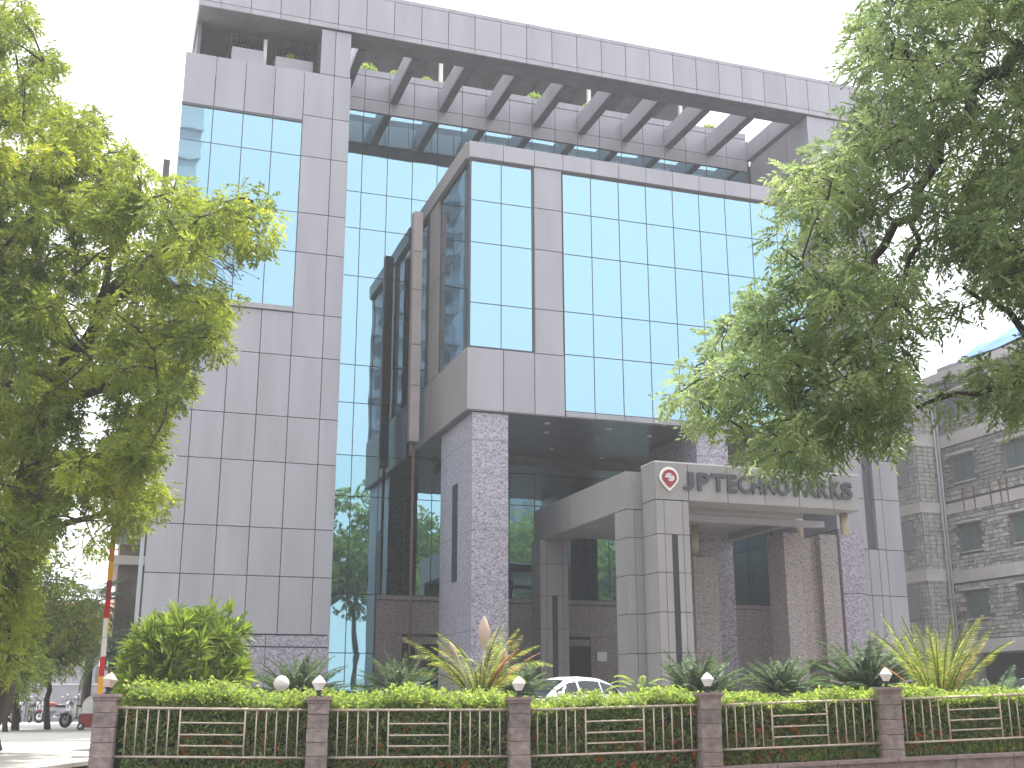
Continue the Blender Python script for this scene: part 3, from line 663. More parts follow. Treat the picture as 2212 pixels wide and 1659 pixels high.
# ---------------------------------------------------------------- leaves
def leaf_mesh(name, P_, D_, L_, W_, m, var=None, up=.0, droop=.12, bias=None):
    n = len(P_); D_ = D_ / (np.linalg.norm(D_, axis=1, keepdims=True) + 1e-9)
    rnd = rng.normal(size=(n, 3)); rnd[:, 2] += up
    side = np.cross(D_, rnd); side /= (np.linalg.norm(side, axis=1, keepdims=True) + 1e-9)
    L_ = np.broadcast_to(L_, (n,)).reshape(-1, 1); W_ = np.broadcast_to(W_, (n,)).reshape(-1, 1)
    v = np.empty((n, 4, 3)); v[:, 0] = P_; mid = P_ + D_ * L_ * .45
    v[:, 1] = mid + side * W_ * .5; v[:, 3] = mid - side * W_ * .5; v[:, 2] = P_ + D_ * L_; v[:, 2, 2] -= L_[:, 0] * droop
    me = bpy.data.meshes.new(name); me.vertices.add(n * 4); me.loops.add(n * 4); me.polygons.add(n)
    me.vertices.foreach_set('co', v.reshape(-1).astype(np.float32)); me.loops.foreach_set('vertex_index', np.arange(n * 4, dtype=np.int32))
    me.polygons.foreach_set('loop_start', np.arange(0, n * 4, 4, dtype=np.int32))
    try: me.polygons.foreach_set('loop_total', np.full(n, 4, dtype=np.int32))
    except Exception: pass
    at_ = me.attributes.new('leafvar', 'FLOAT', 'FACE')
    if var is None: var = rng.random(n)
    at_.data.foreach_set('value', np.clip(var, 0, 1).astype(np.float32))
    me.materials.append(m); me.update(); me.validate(); return me
def unit(n):
    v = rng.normal(size=(n, 3)); return v / np.linalg.norm(v, axis=1, keepdims=True)
def crown_leaves(C_, Rd, twigs, nl, tlen, llen, lwid, shell=.75, outward=.8, droop=.35, ctr=None, sweep=None):
    """compound leaves: each twig carries nl leaflets in pairs"""
    C_ = np.asarray(C_); Rd = np.asarray(Rd); K = len(C_); idx = np.repeat(np.arange(K), twigs); n = len(idx)
    u = unit(n); rad = Rd[idx] * rng.random(n) ** (1 - shell); base = C_[idx] + u * rad[:, None] * np.array([1, 1, .8])
    d = u * outward + unit(n) * .7; d[:, 2] -= droop
    if sweep is not None: d += np.array(sweep)
    d /= np.linalg.norm(d, axis=1, keepdims=True)
    nrm = rng.normal(size=(n, 3)) * .45; nrm[:, 2] += 1; sd = np.cross(d, nrm); sd /= np.linalg.norm(sd, axis=1, keepdims=True)
    cv = rng.random(K)[idx] ** 1.3 * .68 + rng.random(n) * .16
    Ps, Ds, Vs = [], [], []
    for k in range(nl):
        t = (k // 2 + .6) / (nl / 2); s = 1 if k % 2 else -1
        Ps.append(base + d * (tlen * t) - np.array([0, 0, 1]) * tlen * .25 * t * t); dd = d * (.75 if k < nl - 1 else 1.5) + sd * s * .9
        Ds.append(dd + rng.normal(size=(n, 3)) * .12); Vs.append(cv + rng.random(n) * .16)
    P_ = np.concatenate(Ps); D_ = np.concatenate(Ds); V = np.concatenate(Vs)
    m = len(P_); return P_, D_, llen * rng.uniform(.75, 1.2, m), lwid * rng.uniform(.8, 1.2, m), V
def in_poly(x, y, poly):
    c = np.zeros(len(x), bool); j = len(poly) - 1
    for i in range(len(poly)):
        xi, yi = poly[i]; xj, yj = poly[j]
        c ^= ((yi > y) != (yj > y)) & (x < (xj - xi) * (y - yi) / (yj - yi + 1e-9) + xi); j = i
    return c
def sample(poly, gaps, n, mind, seed):
    r = np.random.default_rng(seed); xs_ = [p[0] for p in poly]; ys_ = [p[1] for p in poly]; out = []
    X = r.uniform(min(xs_), max(xs_), n * 40); Y = r.uniform(min(ys_), max(ys_), n * 40); ok = in_poly(X, Y, poly)
    for gx, gy, ga, gb in gaps: ok &= ((X - gx) / (ga + 14)) ** 2 + ((Y - gy) / (gb + 14)) ** 2 > 1
    for x, y in zip(X[ok], Y[ok]):
        if all((x - a) ** 2 + (y - b) ** 2 > mind * mind for a, b in out[-400:]): out.append((x, y))
        if len(out) >= n: break
    return out
def limb(mb, pts, r0, r1, n=7, wob=.05):
    pts = [Vector(p) for p in pts]; out = []
    for i in range(len(pts) - 1):
        for k in range(4):
            p = pts[i].lerp(pts[i + 1], k / 4)
            if not (i == 0 and k == 0): p += Vector((random.gauss(0, wob), random.gauss(0, wob), random.gauss(0, wob)))
            out.append(p)
    out.append(pts[-1]); N = len(out)
    mb.tube(out, [r0 + (r1 - r0) * i / (N - 1) for i in range(N)], n); return out
def tree(name, label, origin, limbs, C_, Rd, leafm, twigs, nl, tlen, llen, lwid, group=None, rb=.022, crown=True, **kw):
    t = thing(name, label, 'tree', origin, group); o0 = Vector(origin); mb = MB(); nodes = []
    for pts, r0, r1 in limbs: nodes += limb(mb, [Vector(p) - o0 for p in pts], r0, r1)
    part('trunk', mb.mesh('trunk', M['bark'], True), t, o0)
    bb = MB(); order = sorted(range(len(C_)), key=lambda k: min((Vector(C_[k]) - o0 - q).length for q in nodes[::3])); nd = list(nodes)
    for k in order:
        c = Vector(C_[k]) - o0; q = min(nd, key=lambda p: (p - c).length + max(0, p.z - c.z) * .4); L = (q - c).length
        m1 = q.lerp(c, .5) + Vector((random.gauss(0, .06), random.gauss(0, .06), .06 * L)); bb.tube([q, m1, c], [rb * (1 + L * .3), rb * .8, rb * .35], 5, False); nd += [m1, c]
        for s in range(3):
            e = c + Vector(unit(1)[0]) * float(Rd[k]) * .9; bb.tube([c, (c + e) / 2 + Vector((0, 0, .03)), e], [rb * .35, rb * .25, rb * .12], 4, False)
    part('branches', bb.mesh('branches', M['bark'], True), t, o0)
    P_, D_, L_, W_, V = crown_leaves(C_, Rd, twigs, nl, tlen, llen, lwid, **kw)
    part('crown', leaf_mesh('crown', P_ - np.array(o0), D_, L_, W_, leafm, V, up=1.2), t, o0)
    return t
def clumps(poly, gaps, n, mind, D0, D1, rad, seed, shape=None):
    pts = sample(poly, gaps, n, mind, seed); r = np.random.default_rng(seed + 1); C_ = []; Rd = []
    for x, y in pts:
        D = r.uniform(D0, D1) if shape is None else shape(x, y, r); C_.append(tuple(at(x, y, D))); Rd.append(rad * r.uniform(.75, 1.25))
    return C_, Rd

# left tree ------------------------------------------------------------
LPOLY = [(-260, -60), (45, 10), (75, 60), (110, 95), (145, 140), (105, 165), (95, 200), (150, 218), (215, 262), (238, 300), (300, 330), (312, 372), (318, 430), (350, 440), (370, 400), (430, 395), (500, 395), (555, 440),
         (582, 500), (565, 545), (525, 575), (478, 585), (490, 660), (470, 735), (440, 790), (395, 815), (375, 860), (335, 900), (340, 960), (372, 1040), (368, 1085), (300, 1090), (285, 1150), (240, 1095), (210, 1160),
         (165, 1200), (110, 1210), (70, 1225), (60, 1290), (70, 1340), (50, 1400), (10, 1440), (-260, 1460)]
LG = [(25, 150, 18, 18), (85, 440, 14, 10), (25, 300, 38, 16), (95, 205, 26, 8), (210, 545, 16, 34), (235, 580, 12, 26), (122, 612, 12, 10), (160, 690, 18, 22), (200, 700, 14, 14), (205, 870, 40, 22), (190, 920, 30, 42), (150, 800, 14, 12), (330, 505, 14, 22),
      (60, 560, 16, 10), (195, 1120, 60, 26), (150, 1215, 80, 38), (420, 590, 48, 30), (468, 548, 38, 26), (110, 980, 10, 10), (235, 930, 10, 16), (305, 855, 14, 12)]
def lshape(x, y, r): return 20.5 + r.uniform(-3.4, 3.4) - (1.2 if x > 330 and y < 600 else 0)
C1, R1 = clumps(LPOLY, LG, 700, 19, 0, 0, .25, 11, lshape)
tb = at(-30, 1590, 21.5); tb.z = 0
limbsL = [([tb, at(10, 1420, 21.5), at(30, 1250, 21), at(70, 1000, 20.7)], .30, .20), ([at(70, 1000, 20.7), at(150, 780, 20.5), at(260, 600, 20), at(400, 500, 19.5)], .17, .05),
          ([at(70, 1000, 20.7), at(60, 700, 21), at(80, 420, 21.5), at(40, 150, 22)], .17, .04), ([at(110, 880, 20.6), at(230, 830, 20.3), at(330, 860, 20)], .10, .04), ([at(40, 1180, 21), at(150, 1130, 20.5), at(290, 1090, 20)], .09, .03),
          ([at(200, 690, 20.2), at(330, 590, 20), at(450, 640, 19.8)], .07, .025), ([at(70, 1000, 20.7), at(-80, 800, 21), at(-160, 500, 22)], .13, .05), ([at(180, 740, 20.4), at(250, 560, 20), at(260, 380, 20)], .08, .03)]
LT = tree('street_tree', 'large yellow-green tree with drooping twigs in front of the office tower', tb, limbsL, C1, R1, M['leafL'], 46, 10, .22, .10, .040, droop=.45)
# bare dark seed twigs hanging at the right of its crown
tw = MB()
for k in range(170):
    x, y = random.uniform(395, 520), random.uniform(535, 660)
    if y > 585 + (520 - x) * .7: continue
    p = at(x, y, 19.6 + random.uniform(-.4, .4)) - tb; e = p + Vector((random.uniform(.05, .35), random.uniform(-.1, .1), random.uniform(-.28, .02)))
    tw.tube([p - Vector((.15, 0, -.08)), p, e], [.008, .006, .003], 4, False)
    if random.random() < .6: tw.lathe([(.001, -.02), (.02, 0), (.001, .02)], 5, e)
o = part('seed_twigs', tw.mesh('seed_twigs', M['twig']), LT, tb); o['kind'] = 'stuff'

# right tree -----------------------------------------------------------
RPOLY = [(2560, -260), (1960, -200), (1895, 0), (1860, 45), (1832, 85), (1845, 140), (1862, 215), (1815, 255), (1820, 300), (1755, 345), (1705, 370), (1680, 405), (1690, 470), (1715, 560), (1668, 610), (1610, 655), (1560, 700), (1545, 745), (1495, 805),
         (1465, 845), (1475, 885), (1500, 912), (1555, 925), (1600, 950), (1650, 985), (1690, 1008), (1740, 975), (1790, 1000), (1815, 950), (1880, 935), (1930, 955), (1950, 915), (2000, 885), (2045, 865), (2070, 820), (2110, 790), (2100, 740), (2040, 715), (2060, 660), (2130, 660), (2212, 720), (2250, 860), (2560, 900)]
RG = [(1950, 490, 40, 26), (2000, 470, 22, 20), (1905, 560, 16, 18), (2060, 600, 60, 34), (1990, 640, 14, 18), (2150, 715, 95, 62), (2170, 640, 50, 20), (1985, 780, 30, 40), (2010, 730, 26, 20), (2060, 770, 36, 34), (2090, 50, 40, 14), (2170, 120, 26, 26), (2130, 190, 16, 16), (2120, 440, 22, 16),
      (2200, 480, 24, 30), (2150, 560, 30, 18), (1835, 690, 14, 16), (1640, 870, 18, 12), (1780, 880, 14, 12), (1750, 720, 12, 10), (2140, 330, 18, 16), (1900, 800, 16, 16)]
def rshape(x, y, r): return 12.2 + r.uniform(-1.5, 1.5)
C2, R2 = clumps(RPOLY, RG, 700, 20, 0, 0, .16, 21, rshape)
tb2 = at(2650, 1500, 13); tb2.z = -.8
ex, er = clumps([(2080, 380), (2330, 300), (2330, 640), (2120, 620)], [(2190, 480, 8, 12)], 60, 24, 0, 0, .17, 31, rshape); C2 += ex; R2 += er
ex, er = clumps([(2110, 800), (2300, 770), (2300, 900), (2150, 880)], [], 30, 24, 0, 0, .15, 32, rshape); C2 += ex; R2 += er
limbsR = [([tb2, at(2620, 900, 13), at(2520, 300, 12.8), at(2380, 60, 12.5)], .24, .14), ([at(2520, 300, 12.8), at(2212, 110, 12.2), at(2110, 200, 12), at(1985, 410, 12), at(1890, 560, 12), at(1800, 690, 12)], .10, .03),
          ([at(1985, 410, 12), at(1975, 520, 12), at(1915, 680, 12), at(1870, 800, 12)], .04, .015), ([at(2110, 200, 12), at(2000, 150, 12), at(1900, 60, 12)], .05, .02), ([at(2600, 700, 13), at(2300, 780, 12.4), at(2180, 700, 12.2), at(2080, 620, 12)], .07, .02),
          ([at(2300, 780, 12.4), at(2150, 830, 12), at(1980, 880, 12)], .045, .02), ([at(1800, 690, 12), at(1690, 800, 12), at(1540, 830, 12)], .03, .012), ([at(2380, 60, 12.5), at(2150, -60, 12), at(1980, -100, 12)], .08, .03),
          ([at(2212, 110, 12.2), at(2140, 60, 12), at(2125, -40, 12)], .05, .025)]
tree('overhanging_tree', 'feathery green tree hanging over the portal from beyond the right edge', tb2, limbsR, C2, R2, M['leafR'], 18, 11, .20, .088, .028, rb=.012, droop=.35, sweep=(-.35, 0, -.12))

# ---------------------------------------------------------------- hedge
HG = thing('flowering_hedge', 'long clipped hedge with bright shoots and orange flowers behind the railings', 'hedge', FP[3][0])
hc = FP[3][0]
def hpt(s, w, z): # s along posts index, w metres behind fence
    i = np.clip(np.floor(s).astype(int), 0, 5); t = s - i; A_ = np.array([tuple(p[0]) for p in FP]); rt = np.array(RT); cp = np.array(CP)
    p = A_[i] * (1 - t)[:, None] + A_[i + 1] * t[:, None]; top_ = rt[i] * (1 - t) + rt[i + 1] * t; bt = cp[i] * (1 - t) + cp[i + 1] * t
    p = p + np.array(H_F)[None] * w[:, None]; hh = np.maximum(.20 - .045 * s, .02); top_ = top_ + hh + .05 * np.sin(s * 5.1) + .04 * np.sin(s * 13.7 + 1) + .03 * np.sin(s * 37 + w * 9) + .02 * np.sin(s * 71)
    p[:, 2] = bt + (top_ - bt) * z; return p
def hedge_part(name, n, fw, fz, L, Wd, m, up=0, s0=.07, s1=6, dz=0):
    s = rng.uniform(s0, s1, n); p = hpt(s, fw(n), fz(n)) - np.array(hc); d = unit(n); d[:, 2] += .25; d -= np.array(H_F) * .35; d[:, 2] += dz
    return part(name, leaf_mesh(name, p, d, L * rng.uniform(.7, 1.25, n), Wd * rng.uniform(.8, 1.2, n), m, None, up=up, droop=.2), HG, hc)
hedge_part('foliage', 52000, lambda n: .14 + .22 * rng.random(n) ** 1.5 + .04 * np.sin(np.arange(n)), lambda n: rng.random(n) * .99, .085, .044, M['leafH'])
hedge_part('top_foliage', 26000, lambda n: rng.uniform(.12, 1.1, n), lambda n: 1 - .10 * rng.random(n), .066, .036, M['leafH'], up=2)
hedge_part('young_shoots', 20000, lambda n: rng.uniform(-.04, 1.05, n), lambda n: .93 + .17 * rng.random(n) ** 1.5, .085, .040, M['leafHT'], up=2, dz=.3)
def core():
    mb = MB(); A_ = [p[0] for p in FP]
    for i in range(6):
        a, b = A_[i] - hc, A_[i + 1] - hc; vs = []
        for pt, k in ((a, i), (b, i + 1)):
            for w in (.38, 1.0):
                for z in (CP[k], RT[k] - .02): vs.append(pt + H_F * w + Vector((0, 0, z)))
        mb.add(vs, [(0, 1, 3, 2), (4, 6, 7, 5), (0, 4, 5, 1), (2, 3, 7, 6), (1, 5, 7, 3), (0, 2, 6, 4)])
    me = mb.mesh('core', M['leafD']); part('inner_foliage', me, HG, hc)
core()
# flower heads: small balls of petals, mostly on the right half low down
fl = []; fd = []
for k in range(190):
    s = random.choice((random.uniform(2.5, 5.9), random.uniform(.3, 5.9))); z = random.uniform(.02, .62) if random.random() < .85 else random.uniform(.95, 1.03)
    c = hpt(np.array([s]), np.array([.11 if z < .9 else .4]), np.array([z]))[0] - np.array(hc)
    q = random.randint(7, 18); u = unit(q); fl.append(c + u * .02); fd.append(u)
fl = np.concatenate(fl); fd = np.concatenate(fd)
o = part('flowers', leaf_mesh('flowers', fl, fd, .032, .026, M['flower']), HG, hc); o['kind'] = 'stuff'
# dry fallen leaves and stems under the railing on the right
n = 2600; s = rng.uniform(3.4, 6, n); p = hpt(s, rng.uniform(.05, .25, n), rng.random(n) ** 2 * .2) - np.array(hc)
d = unit(n) * .4; d[:, 2] += .8
o = part('base_shoots', leaf_mesh('base_shoots', p, d, .12, .016, M['leafHT'], None), HG, hc); o['kind'] = 'stuff'

# ---------------------------------------------------------------- palms and cycads
def frond_mesh(name, L, n, llen, lw, bend, m, vee=.5, start=.12, ang=.9, rw=.012, tipfrac=.35, stiff=.0):
    """one pinnate frond rising along +z then bending to +x"""
    pts = []; th = 0
    N = 14; p = Vector((0, 0, 0)); pts.append(p.copy())
    for i in range(N): th = bend * ((i + 1) / N) ** 1.3; p = p + Vector((math.sin(th), 0, math.cos(th))) * L / N; pts.append(p.copy())
    B_, D_, LL = [], [], []
    for k in range(n):
        t = start + (1 - start) * k / (n - 1); f = t * N; i = min(int(f), N - 1); q = pts[i].lerp(pts[i + 1], f - i); tan = (pts[i + 1] - pts[i]).normalized()
        nrm = tan.cross(Vector((0, 1, 0))).normalized() * -1
        for s in (-1, 1):
            d = tan * math.cos(ang) + (Vector((0, s, 0)) * math.cos(vee) + nrm * math.sin(vee) * (1 if stiff == 0 else 1)) * math.sin(ang)
            B_.append(tuple(q)); D_.append(tuple(d)); LL.append(llen * (math.sin(math.pi * min(1, t * .85 + .12)) ** .6 * (1 - tipfrac * t)) * random.uniform(.88, 1.08))
    me = leaf_mesh(name, np.array(B_), np.array(D_), np.array(LL), lw, m, None, up=3, droop=.1 if stiff == 0 else stiff)
    r = MB(); r.tube([tuple(q) for q in pts[::2]], [rw * (1 - .09 * i) for i in range(len(pts[::2]))], 4, False)
    k0 = len(me.vertices)
    bm = bmesh.new(); bm.from_mesh(me); tmp = mesh('t', r.v, r.f, m); bm.from_mesh(tmp)
    me2 = bpy.data.meshes.new(name); bm.to_mesh(me2); bm.free(); me2.materials.append(m); return me2
def fan_mesh(name, n, L, w, m, spread=2.6, stalk=.25):
    B_, D_ = [], []
    for k in range(n):
        a = -spread / 2 + spread * k / (n - 1); B_.append((0, 0, stalk)); D_.append((math.sin(a), random.uniform(-.1, .1) + .25 * math.cos(a * 1.3), math.cos(a)))
    me = leaf_mesh(name, np.array(B_), np.array(D_), L * rng.uniform(.85, 1.1, n), w, m, None, up=0, droop=.22)
    r = MB(); r.tube([(0, 0, 0), (0, 0, stalk)], .006, 4, False); bm = bmesh.new(); bm.from_mesh(me); tmp = mesh('t', r.v, r.f, m); bm.from_mesh(tmp)
    me2 = bpy.data.meshes.new(name); bm.to_mesh(me2); bm.free(); me2.materials.append(m); return me2
def rosette(name, label, cat, loc, fronds, n, e0, e1, h0=.1, stem=None, group=None, sc=1, seed=0, az=None, dryf=None, drylist=0):
    rr = random.Random(seed); t = thing(name, label, cat, loc, group); loc = Vector(loc)
    if stem:
        c = MB(); c.tube([(0, 0, 0), (.02, 0, h0 * .5), (0, 0, h0)], [stem * 1.2, stem, stem * .9], 9); part('trunk', c.mesh('trunk', M['bark'], True), t, loc)
    for k in range(n):
        f = k / max(1, n - 1); el = e0 + (e1 - e0) * f + rr.uniform(-.12, .12); a = k * 2.39996 + rr.uniform(-.3, .3)
        if az: a = rr.uniform(*az)
        me = (dryf if dryf and k < drylist else fronds[k % len(fronds)])
        o = part('frond', me, t, loc + Vector((math.cos(a) * .04, math.sin(a) * .04, h0)))
        o.rotation_euler = (0, math.pi / 2 - el - .0, 0); o.rotation_euler = (Matrix.Rotation(a, 3, 'Z') @ Matrix.Rotation(math.pi / 2 - el, 3, 'Y')).to_euler()
        s_ = sc * rr.uniform(.82, 1.12); o.scale = (s_, s_, s_)
    return t
cyc = [frond_mesh('cycad_frond', 1.25, 56, .19, .032, b, M['leafC'], vee=.35, ang=1.1, start=.08) for b in (.5, .8, 1.05)]
GC = 'cycads planted behind the hedge'
for (px, pt, D, sc, lab, sd) in ((645, 1425, 27, 1.0, 'dark cycad beside the granite base of the left tower', 1), (865, 1428, 27, .95, 'dark cycad between the tower glass and the golden palm', 2), (1105, 1432, 28.5, .9, 'dark cycad half hidden behind the golden palm', 3),
                                  (1510, 1420, 25, 1.05, 'wide round cycad at the foot of the front portal pier', 4), (1690, 1425, 27, .9, 'cycad in front of the teal glass right of the portal pier', 5), (1880, 1385, 25, 1.15, 'tall dark cycad left of the straw coloured palm', 6)):
    q = at(px, 1500, D); zt = at(px, pt, D).z
    rosette('cycad', lab, 'cycad', (q.x, q.y, .02), cyc, 85, .25, 1.5, h0=max(.45, zt - 1.0 * sc), stem=.13, group=GC, sc=sc, seed=sd)
# golden palm in the middle and straw coloured one at the right
gp = [frond_mesh('date_frond', 1.95, 30, .46, .026, b, M['leafP'], vee=.55, ang=.95, start=.2, rw=.02) for b in (.7, 1.1, 1.5)]
dr = frond_mesh('dry_frond', 1.75, 40, .24, .02, .55, M['dry'], vee=.2, ang=.5, start=.3, rw=.02)
q = at(1035, 1500, 22.5)
GPm = rosette('date_palm', 'golden green palm with pale dry spathes left of the white car', 'palm', (q.x, q.y, .02), gp, 26, .95, 1.52, h0=.75, stem=.16, sc=.88, seed=12, dryf=dr, drylist=3)
for (dx, dz, h, w, tl) in ((-.02, 1.75, .65, .12, 0), (.32, 1.45, .38, .07, .2), (-.55, 1.65, .30, .05, -.5)):
    c = MB(); c.lathe([(.01, 0), (w * .6, h * .25), (w, h * .55), (w * .5, h * .85), (.005, h)], 8); part('spathe', c.mesh('spathe', M['spathe'], True), GPm, (q.x + dx, q.y - .35, dz)).rotation_euler = (0, tl, 0)
    c = MB(); c.tube([(0, 0, dz + .04), (-dx * .5, .15, dz * .7), (-dx * .9, .33, .6)], [.012, .016, .022], 5); part('spathe_stalk', c.mesh('stalk', M['spathe'], True), GPm, (q.x + dx, q.y - .35, 0))
gp2 = [frond_mesh('straw_frond', 1.95, 34, .36, .024, b, M['leafP'], vee=.5, ang=.85, start=.15, rw=.02) for b in (.25, .5, .75)]
q = at(2030, 1500, 22)
rosette('date_palm', 'straw coloured upright palm with bare reddish frond at the right', 'palm', (q.x, q.y, .02), gp2, 26, 1.15, 1.54, h0=.45, stem=.15, sc=.98, seed=15, dryf=dr, drylist=2)
gg = [frond_mesh('grey_frond', 1.7, 44, .36, .028, b, M['leafG'], vee=.3, ang=.8, start=.2, rw=.015) for b in (.8, 1.3)]
q = at(2135, 1500, 24)
rosette('palm_clump', 'soft grey green palm clump behind the straw coloured palm', 'palm', (q.x, q.y, .02), gg, 34, .3, 1.4, h0=.15, stem=.1, sc=.95, seed=21)
q = at(1385, 1500, 26)
ar = [frond_mesh('young_frond', .8, 20, .22, .03, 1.5, M['leafHT'], vee=.3, ang=.7, start=.3)]
rosette('young_palm', 'small bright green palm seedling between the two portal piers', 'palm', (q.x, q.y, .02), ar, 8, .5, 1.4, h0=1.0, stem=.03, sc=1, seed=5)
q = at(1770, 1500, 24)
rosette('young_palm', 'pale young plant between the brown granite legs of the portal', 'palm', (q.x, q.y, .02), ar, 9, .5, 1.4, h0=.7, stem=.03, sc=.85, seed=8)
# big fan palm bush
fans = [fan_mesh('fan', 10, .44, .062, M['leafB'], spread=s_) for s_ in (2.2, 2.9, 3.4)]
q = at(400, 1500, 23.5); FB = thing('fan_palm_bush', 'big rounded bush of glossy finger-leaved fans behind the first railing', 'shrub', (q.x, q.y, 0)); bc = Vector((q.x, q.y, 0))
st = MB()
for k in range(26):
    a = random.uniform(0, 6.28); r_ = random.uniform(.1, .8); st.tube([(math.cos(a) * r_ * .4, math.sin(a) * r_ * .4, 0), (math.cos(a) * r_, math.sin(a) * r_, random.uniform(.8, 2.1))], .014, 5, False)
part('stems', st.mesh('stems', M['bark']), FB, bc)
for k in range(430):
    u = Vector(unit(1)[0]); u.z = abs(u.z) if k % 4 else u.z * .6
    rad = random.uniform(.7, 1.0); hl = math.hypot(u.x, u.y) ** .45 / max(.05, math.hypot(u.x, u.y)); px_ = (1.12 * u.x * hl, .95 * u.y * hl, 1.12 * u.z)
    top_ = 1.55 if u.x > 0 else 1.25
    p = bc + Vector((px_[0] * rad, px_[1] * rad, .95 + max(-.9, u.z * (1.45 + .35 * (u.x > -.2)) * rad * .95)))
    d = (u + Vector((0, 0, .25))).normalized(); o = part('fan_leaf', fans[k % 3], FB, p - d * .2)
    o.rotation_euler = (d.to_track_quat('Z', 'Y')).to_euler(); o.rotation_euler.rotate_axis('Z', random.uniform(0, 6.28)); s_ = random.uniform(.8, 1.2); o.scale = (s_, s_, s_)

# ---------------------------------------------------------------- plants behind, left
def blob_tree(name, label, base, ctr, rx, rz, nC, rad, leafm, twigs=16, cat='tree', group=None, seed=0, llen=.12, lwid=.05, ratio=.55):
    r = np.random.default_rng(seed); u = r.normal(size=(nC, 3)); u /= np.linalg.norm(u, axis=1, keepdims=True); rr_ = r.random(nC) ** .4
    C_ = [tuple(Vector(ctr) + Vector((float(a[0] * rx * k), float(a[1] * rx * .8 * k), float(a[2] * rz * k)))) for a, k in zip(u, rr_)]
    t = tree(name, label, base, [([base, Vector(base).lerp(Vector(ctr), .6), ctr], .05 + rx * .04, .04)], C_, [rad * x for x in r.uniform(.7, 1.3, nC)], leafm, twigs, 6, .25, llen, lwid, group=group, rb=.02)
    t['category'] = cat; return t
def gb(px, D): p = at(px, 1500, D); return Vector((p.x, p.y, 0))
GB_ = 'greenery beyond the boundary wall'
for (px, py, D, rx, rz, lm, lab, sd) in ((250, 1375, 78, 1.7, 1.3, 'leafHT', 'bright green shrub above the wall beside the tower edge', 1), (190, 1395, 77, 1.4, 1.0, 'leafHT', 'yellow green shrub spilling over the upper wall behind the barrier', 2),
                                          (110, 1370, 42, 1.7, 1.5, 'leafL', 'olive bush with pale leaves left of the barrier', 3), (40, 1330, 40, 2.2, 2.6, 'leafL', 'shaded olive tree low at the left edge', 4), (20, 1440, 38, 1.0, .8, 'leafHT', 'small bright climber hanging on the wall at the left', 6)):
    c = at(px, py, D); blob_tree('shrub', lab, gb(px, D), c, rx, rz, int(38 * rx), .5, M[lm], 22, 'shrub', GB_, sd, .16, .07)
# tall palm seen through the gap
q = gb(185, 47); PT = rosette('fan_palm_tree', 'bluish green palm crown standing behind the striped barrier pole', 'palm', (q.x, q.y, 0), [frond_mesh('tall_frond', 1.9, 34, .55, .03, b, M['leafG'], vee=.2, ang=.8, start=.25, rw=.02) for b in (.9, 1.6)], 30, -.5, 1.4, h0=4.6, stem=.16, seed=31)
q = gb(235, 46); rosette('areca_palm', 'low bluish palm beside the brown annex wall', 'palm', (q.x, q.y, 0), gg, 26, -.2, 1.4, h0=2.7, stem=.12, sc=1.1, seed=33)

# plants on the roof parapets
k = 0
for (x, y, z, s_, lab) in ((8.5, 43.3, 26.0, .55, 'leafy planter bush at the left end of the recess parapet'), (9.6, 43.3, 26.0, .3, 'small planter bush right of the first parapet bush'), (11.0, 43.3, 26.0, .3, 'tiny planter sprig left of the parapet post'), (12.1, 43.3, 26.0, .5, 'pale planter bush behind the second gap between roof beams'), (14.4, 43.3, 26.0, .45, 'trailing planter plant behind the third roof gap'), (15.8, 43.3, 26.0, .5, 'planter plant beside the fourth roof beam'),
                        (18.3, 43.3, 26.0, .35, 'low planter plant beside the second parapet post'), (20.9, 43.3, 26.0, .5, 'round yellow planter bush at the seventh roof gap'), (24.3, 43.3, 26.0, .4, 'planter bush near the right end of the parapet'), (4.8, 38.8, 23.5, .25, 'yellow planter bush on the left terrace')):
    k += 1; n = int(260 * s_ / .4); u = unit(n); pp = u * s_ * .6 * rng.random((n, 1)) ** .5; pp[:, 2] = np.abs(pp[:, 2]) * 1.1
    s_ *= 1.7; y = y - .35 if y > 43 else y
    t = thing('planter_bush', lab, 'plant', (x, y, z), 'planter bushes along the roof parapets'); part('foliage', leaf_mesh('foliage', pp, u + np.array([0, 0, .4]), .16, .06, M['leafHT'], None), t, (x, y, z))
    c = MB(); c.lathe([(.001, -.25), (.16, -.25), (.2, 0), (.001, 0)], 10); part('pot', c.mesh('pot', M['tile']), t, (x, y, z))

# ---------------------------------------------------------------- barrier, bikes, cars
bp = at(203, 1640, 20); bp.z = 0
BR = thing('boom_barrier', 'raised boom barrier pole striped red, white and yellow at the drive', 'barrier', bp)
segs = ['yellow', 'red', 'white', 'white', 'red', 'dred', 'yellow', 'orange', 'dred', 'orange', 'yellow']; zz = .95; top0 = bp + Vector((0, 0, 0))
pbox('pole_stub', BR, (bp.x - .04, bp.y - .03, .6), (bp.x + .04, bp.y + .03, .95), M['yellow'])
for k, s_ in enumerate(segs):
    h = .315
    o = part('pole_segment', boxm(.085, .05, h - .004, M[s_], .008), BR, (bp.x, bp.y, zz + h / 2)); zz += h
    if k == 3: part('pole_edge', boxm(.02, .054, h - .004, M['yellow']), o, (bp.x + .04, bp.y, zz - h / 2))
pbox('cabinet', BR, (bp.x - .05, bp.y - .55, 0), (bp.x + .28, bp.y - .2, .82), M['yellow'], None, .015)
part('cabinet_panel', boxm(.18, .01, .4, M['orange']), BR, (bp.x + .12, bp.y - .56, .45)); part('pivot', boxm(.14, .3, .14, M['black'], .02), BR, (bp.x, bp.y - .12, .72))
c = MB(); c.lathe([(.001, -.13), (.06, -.11), (.115, -.05), (.13, 0), (.115, .06), (.06, .115), (.001, .13)], 18)
gl_ = at(608, 1477, 19.6); GLB = thing('globe_light', 'white globe garden light peeping above the hedge', 'lamp', (gl_.x, gl_.y, 0))
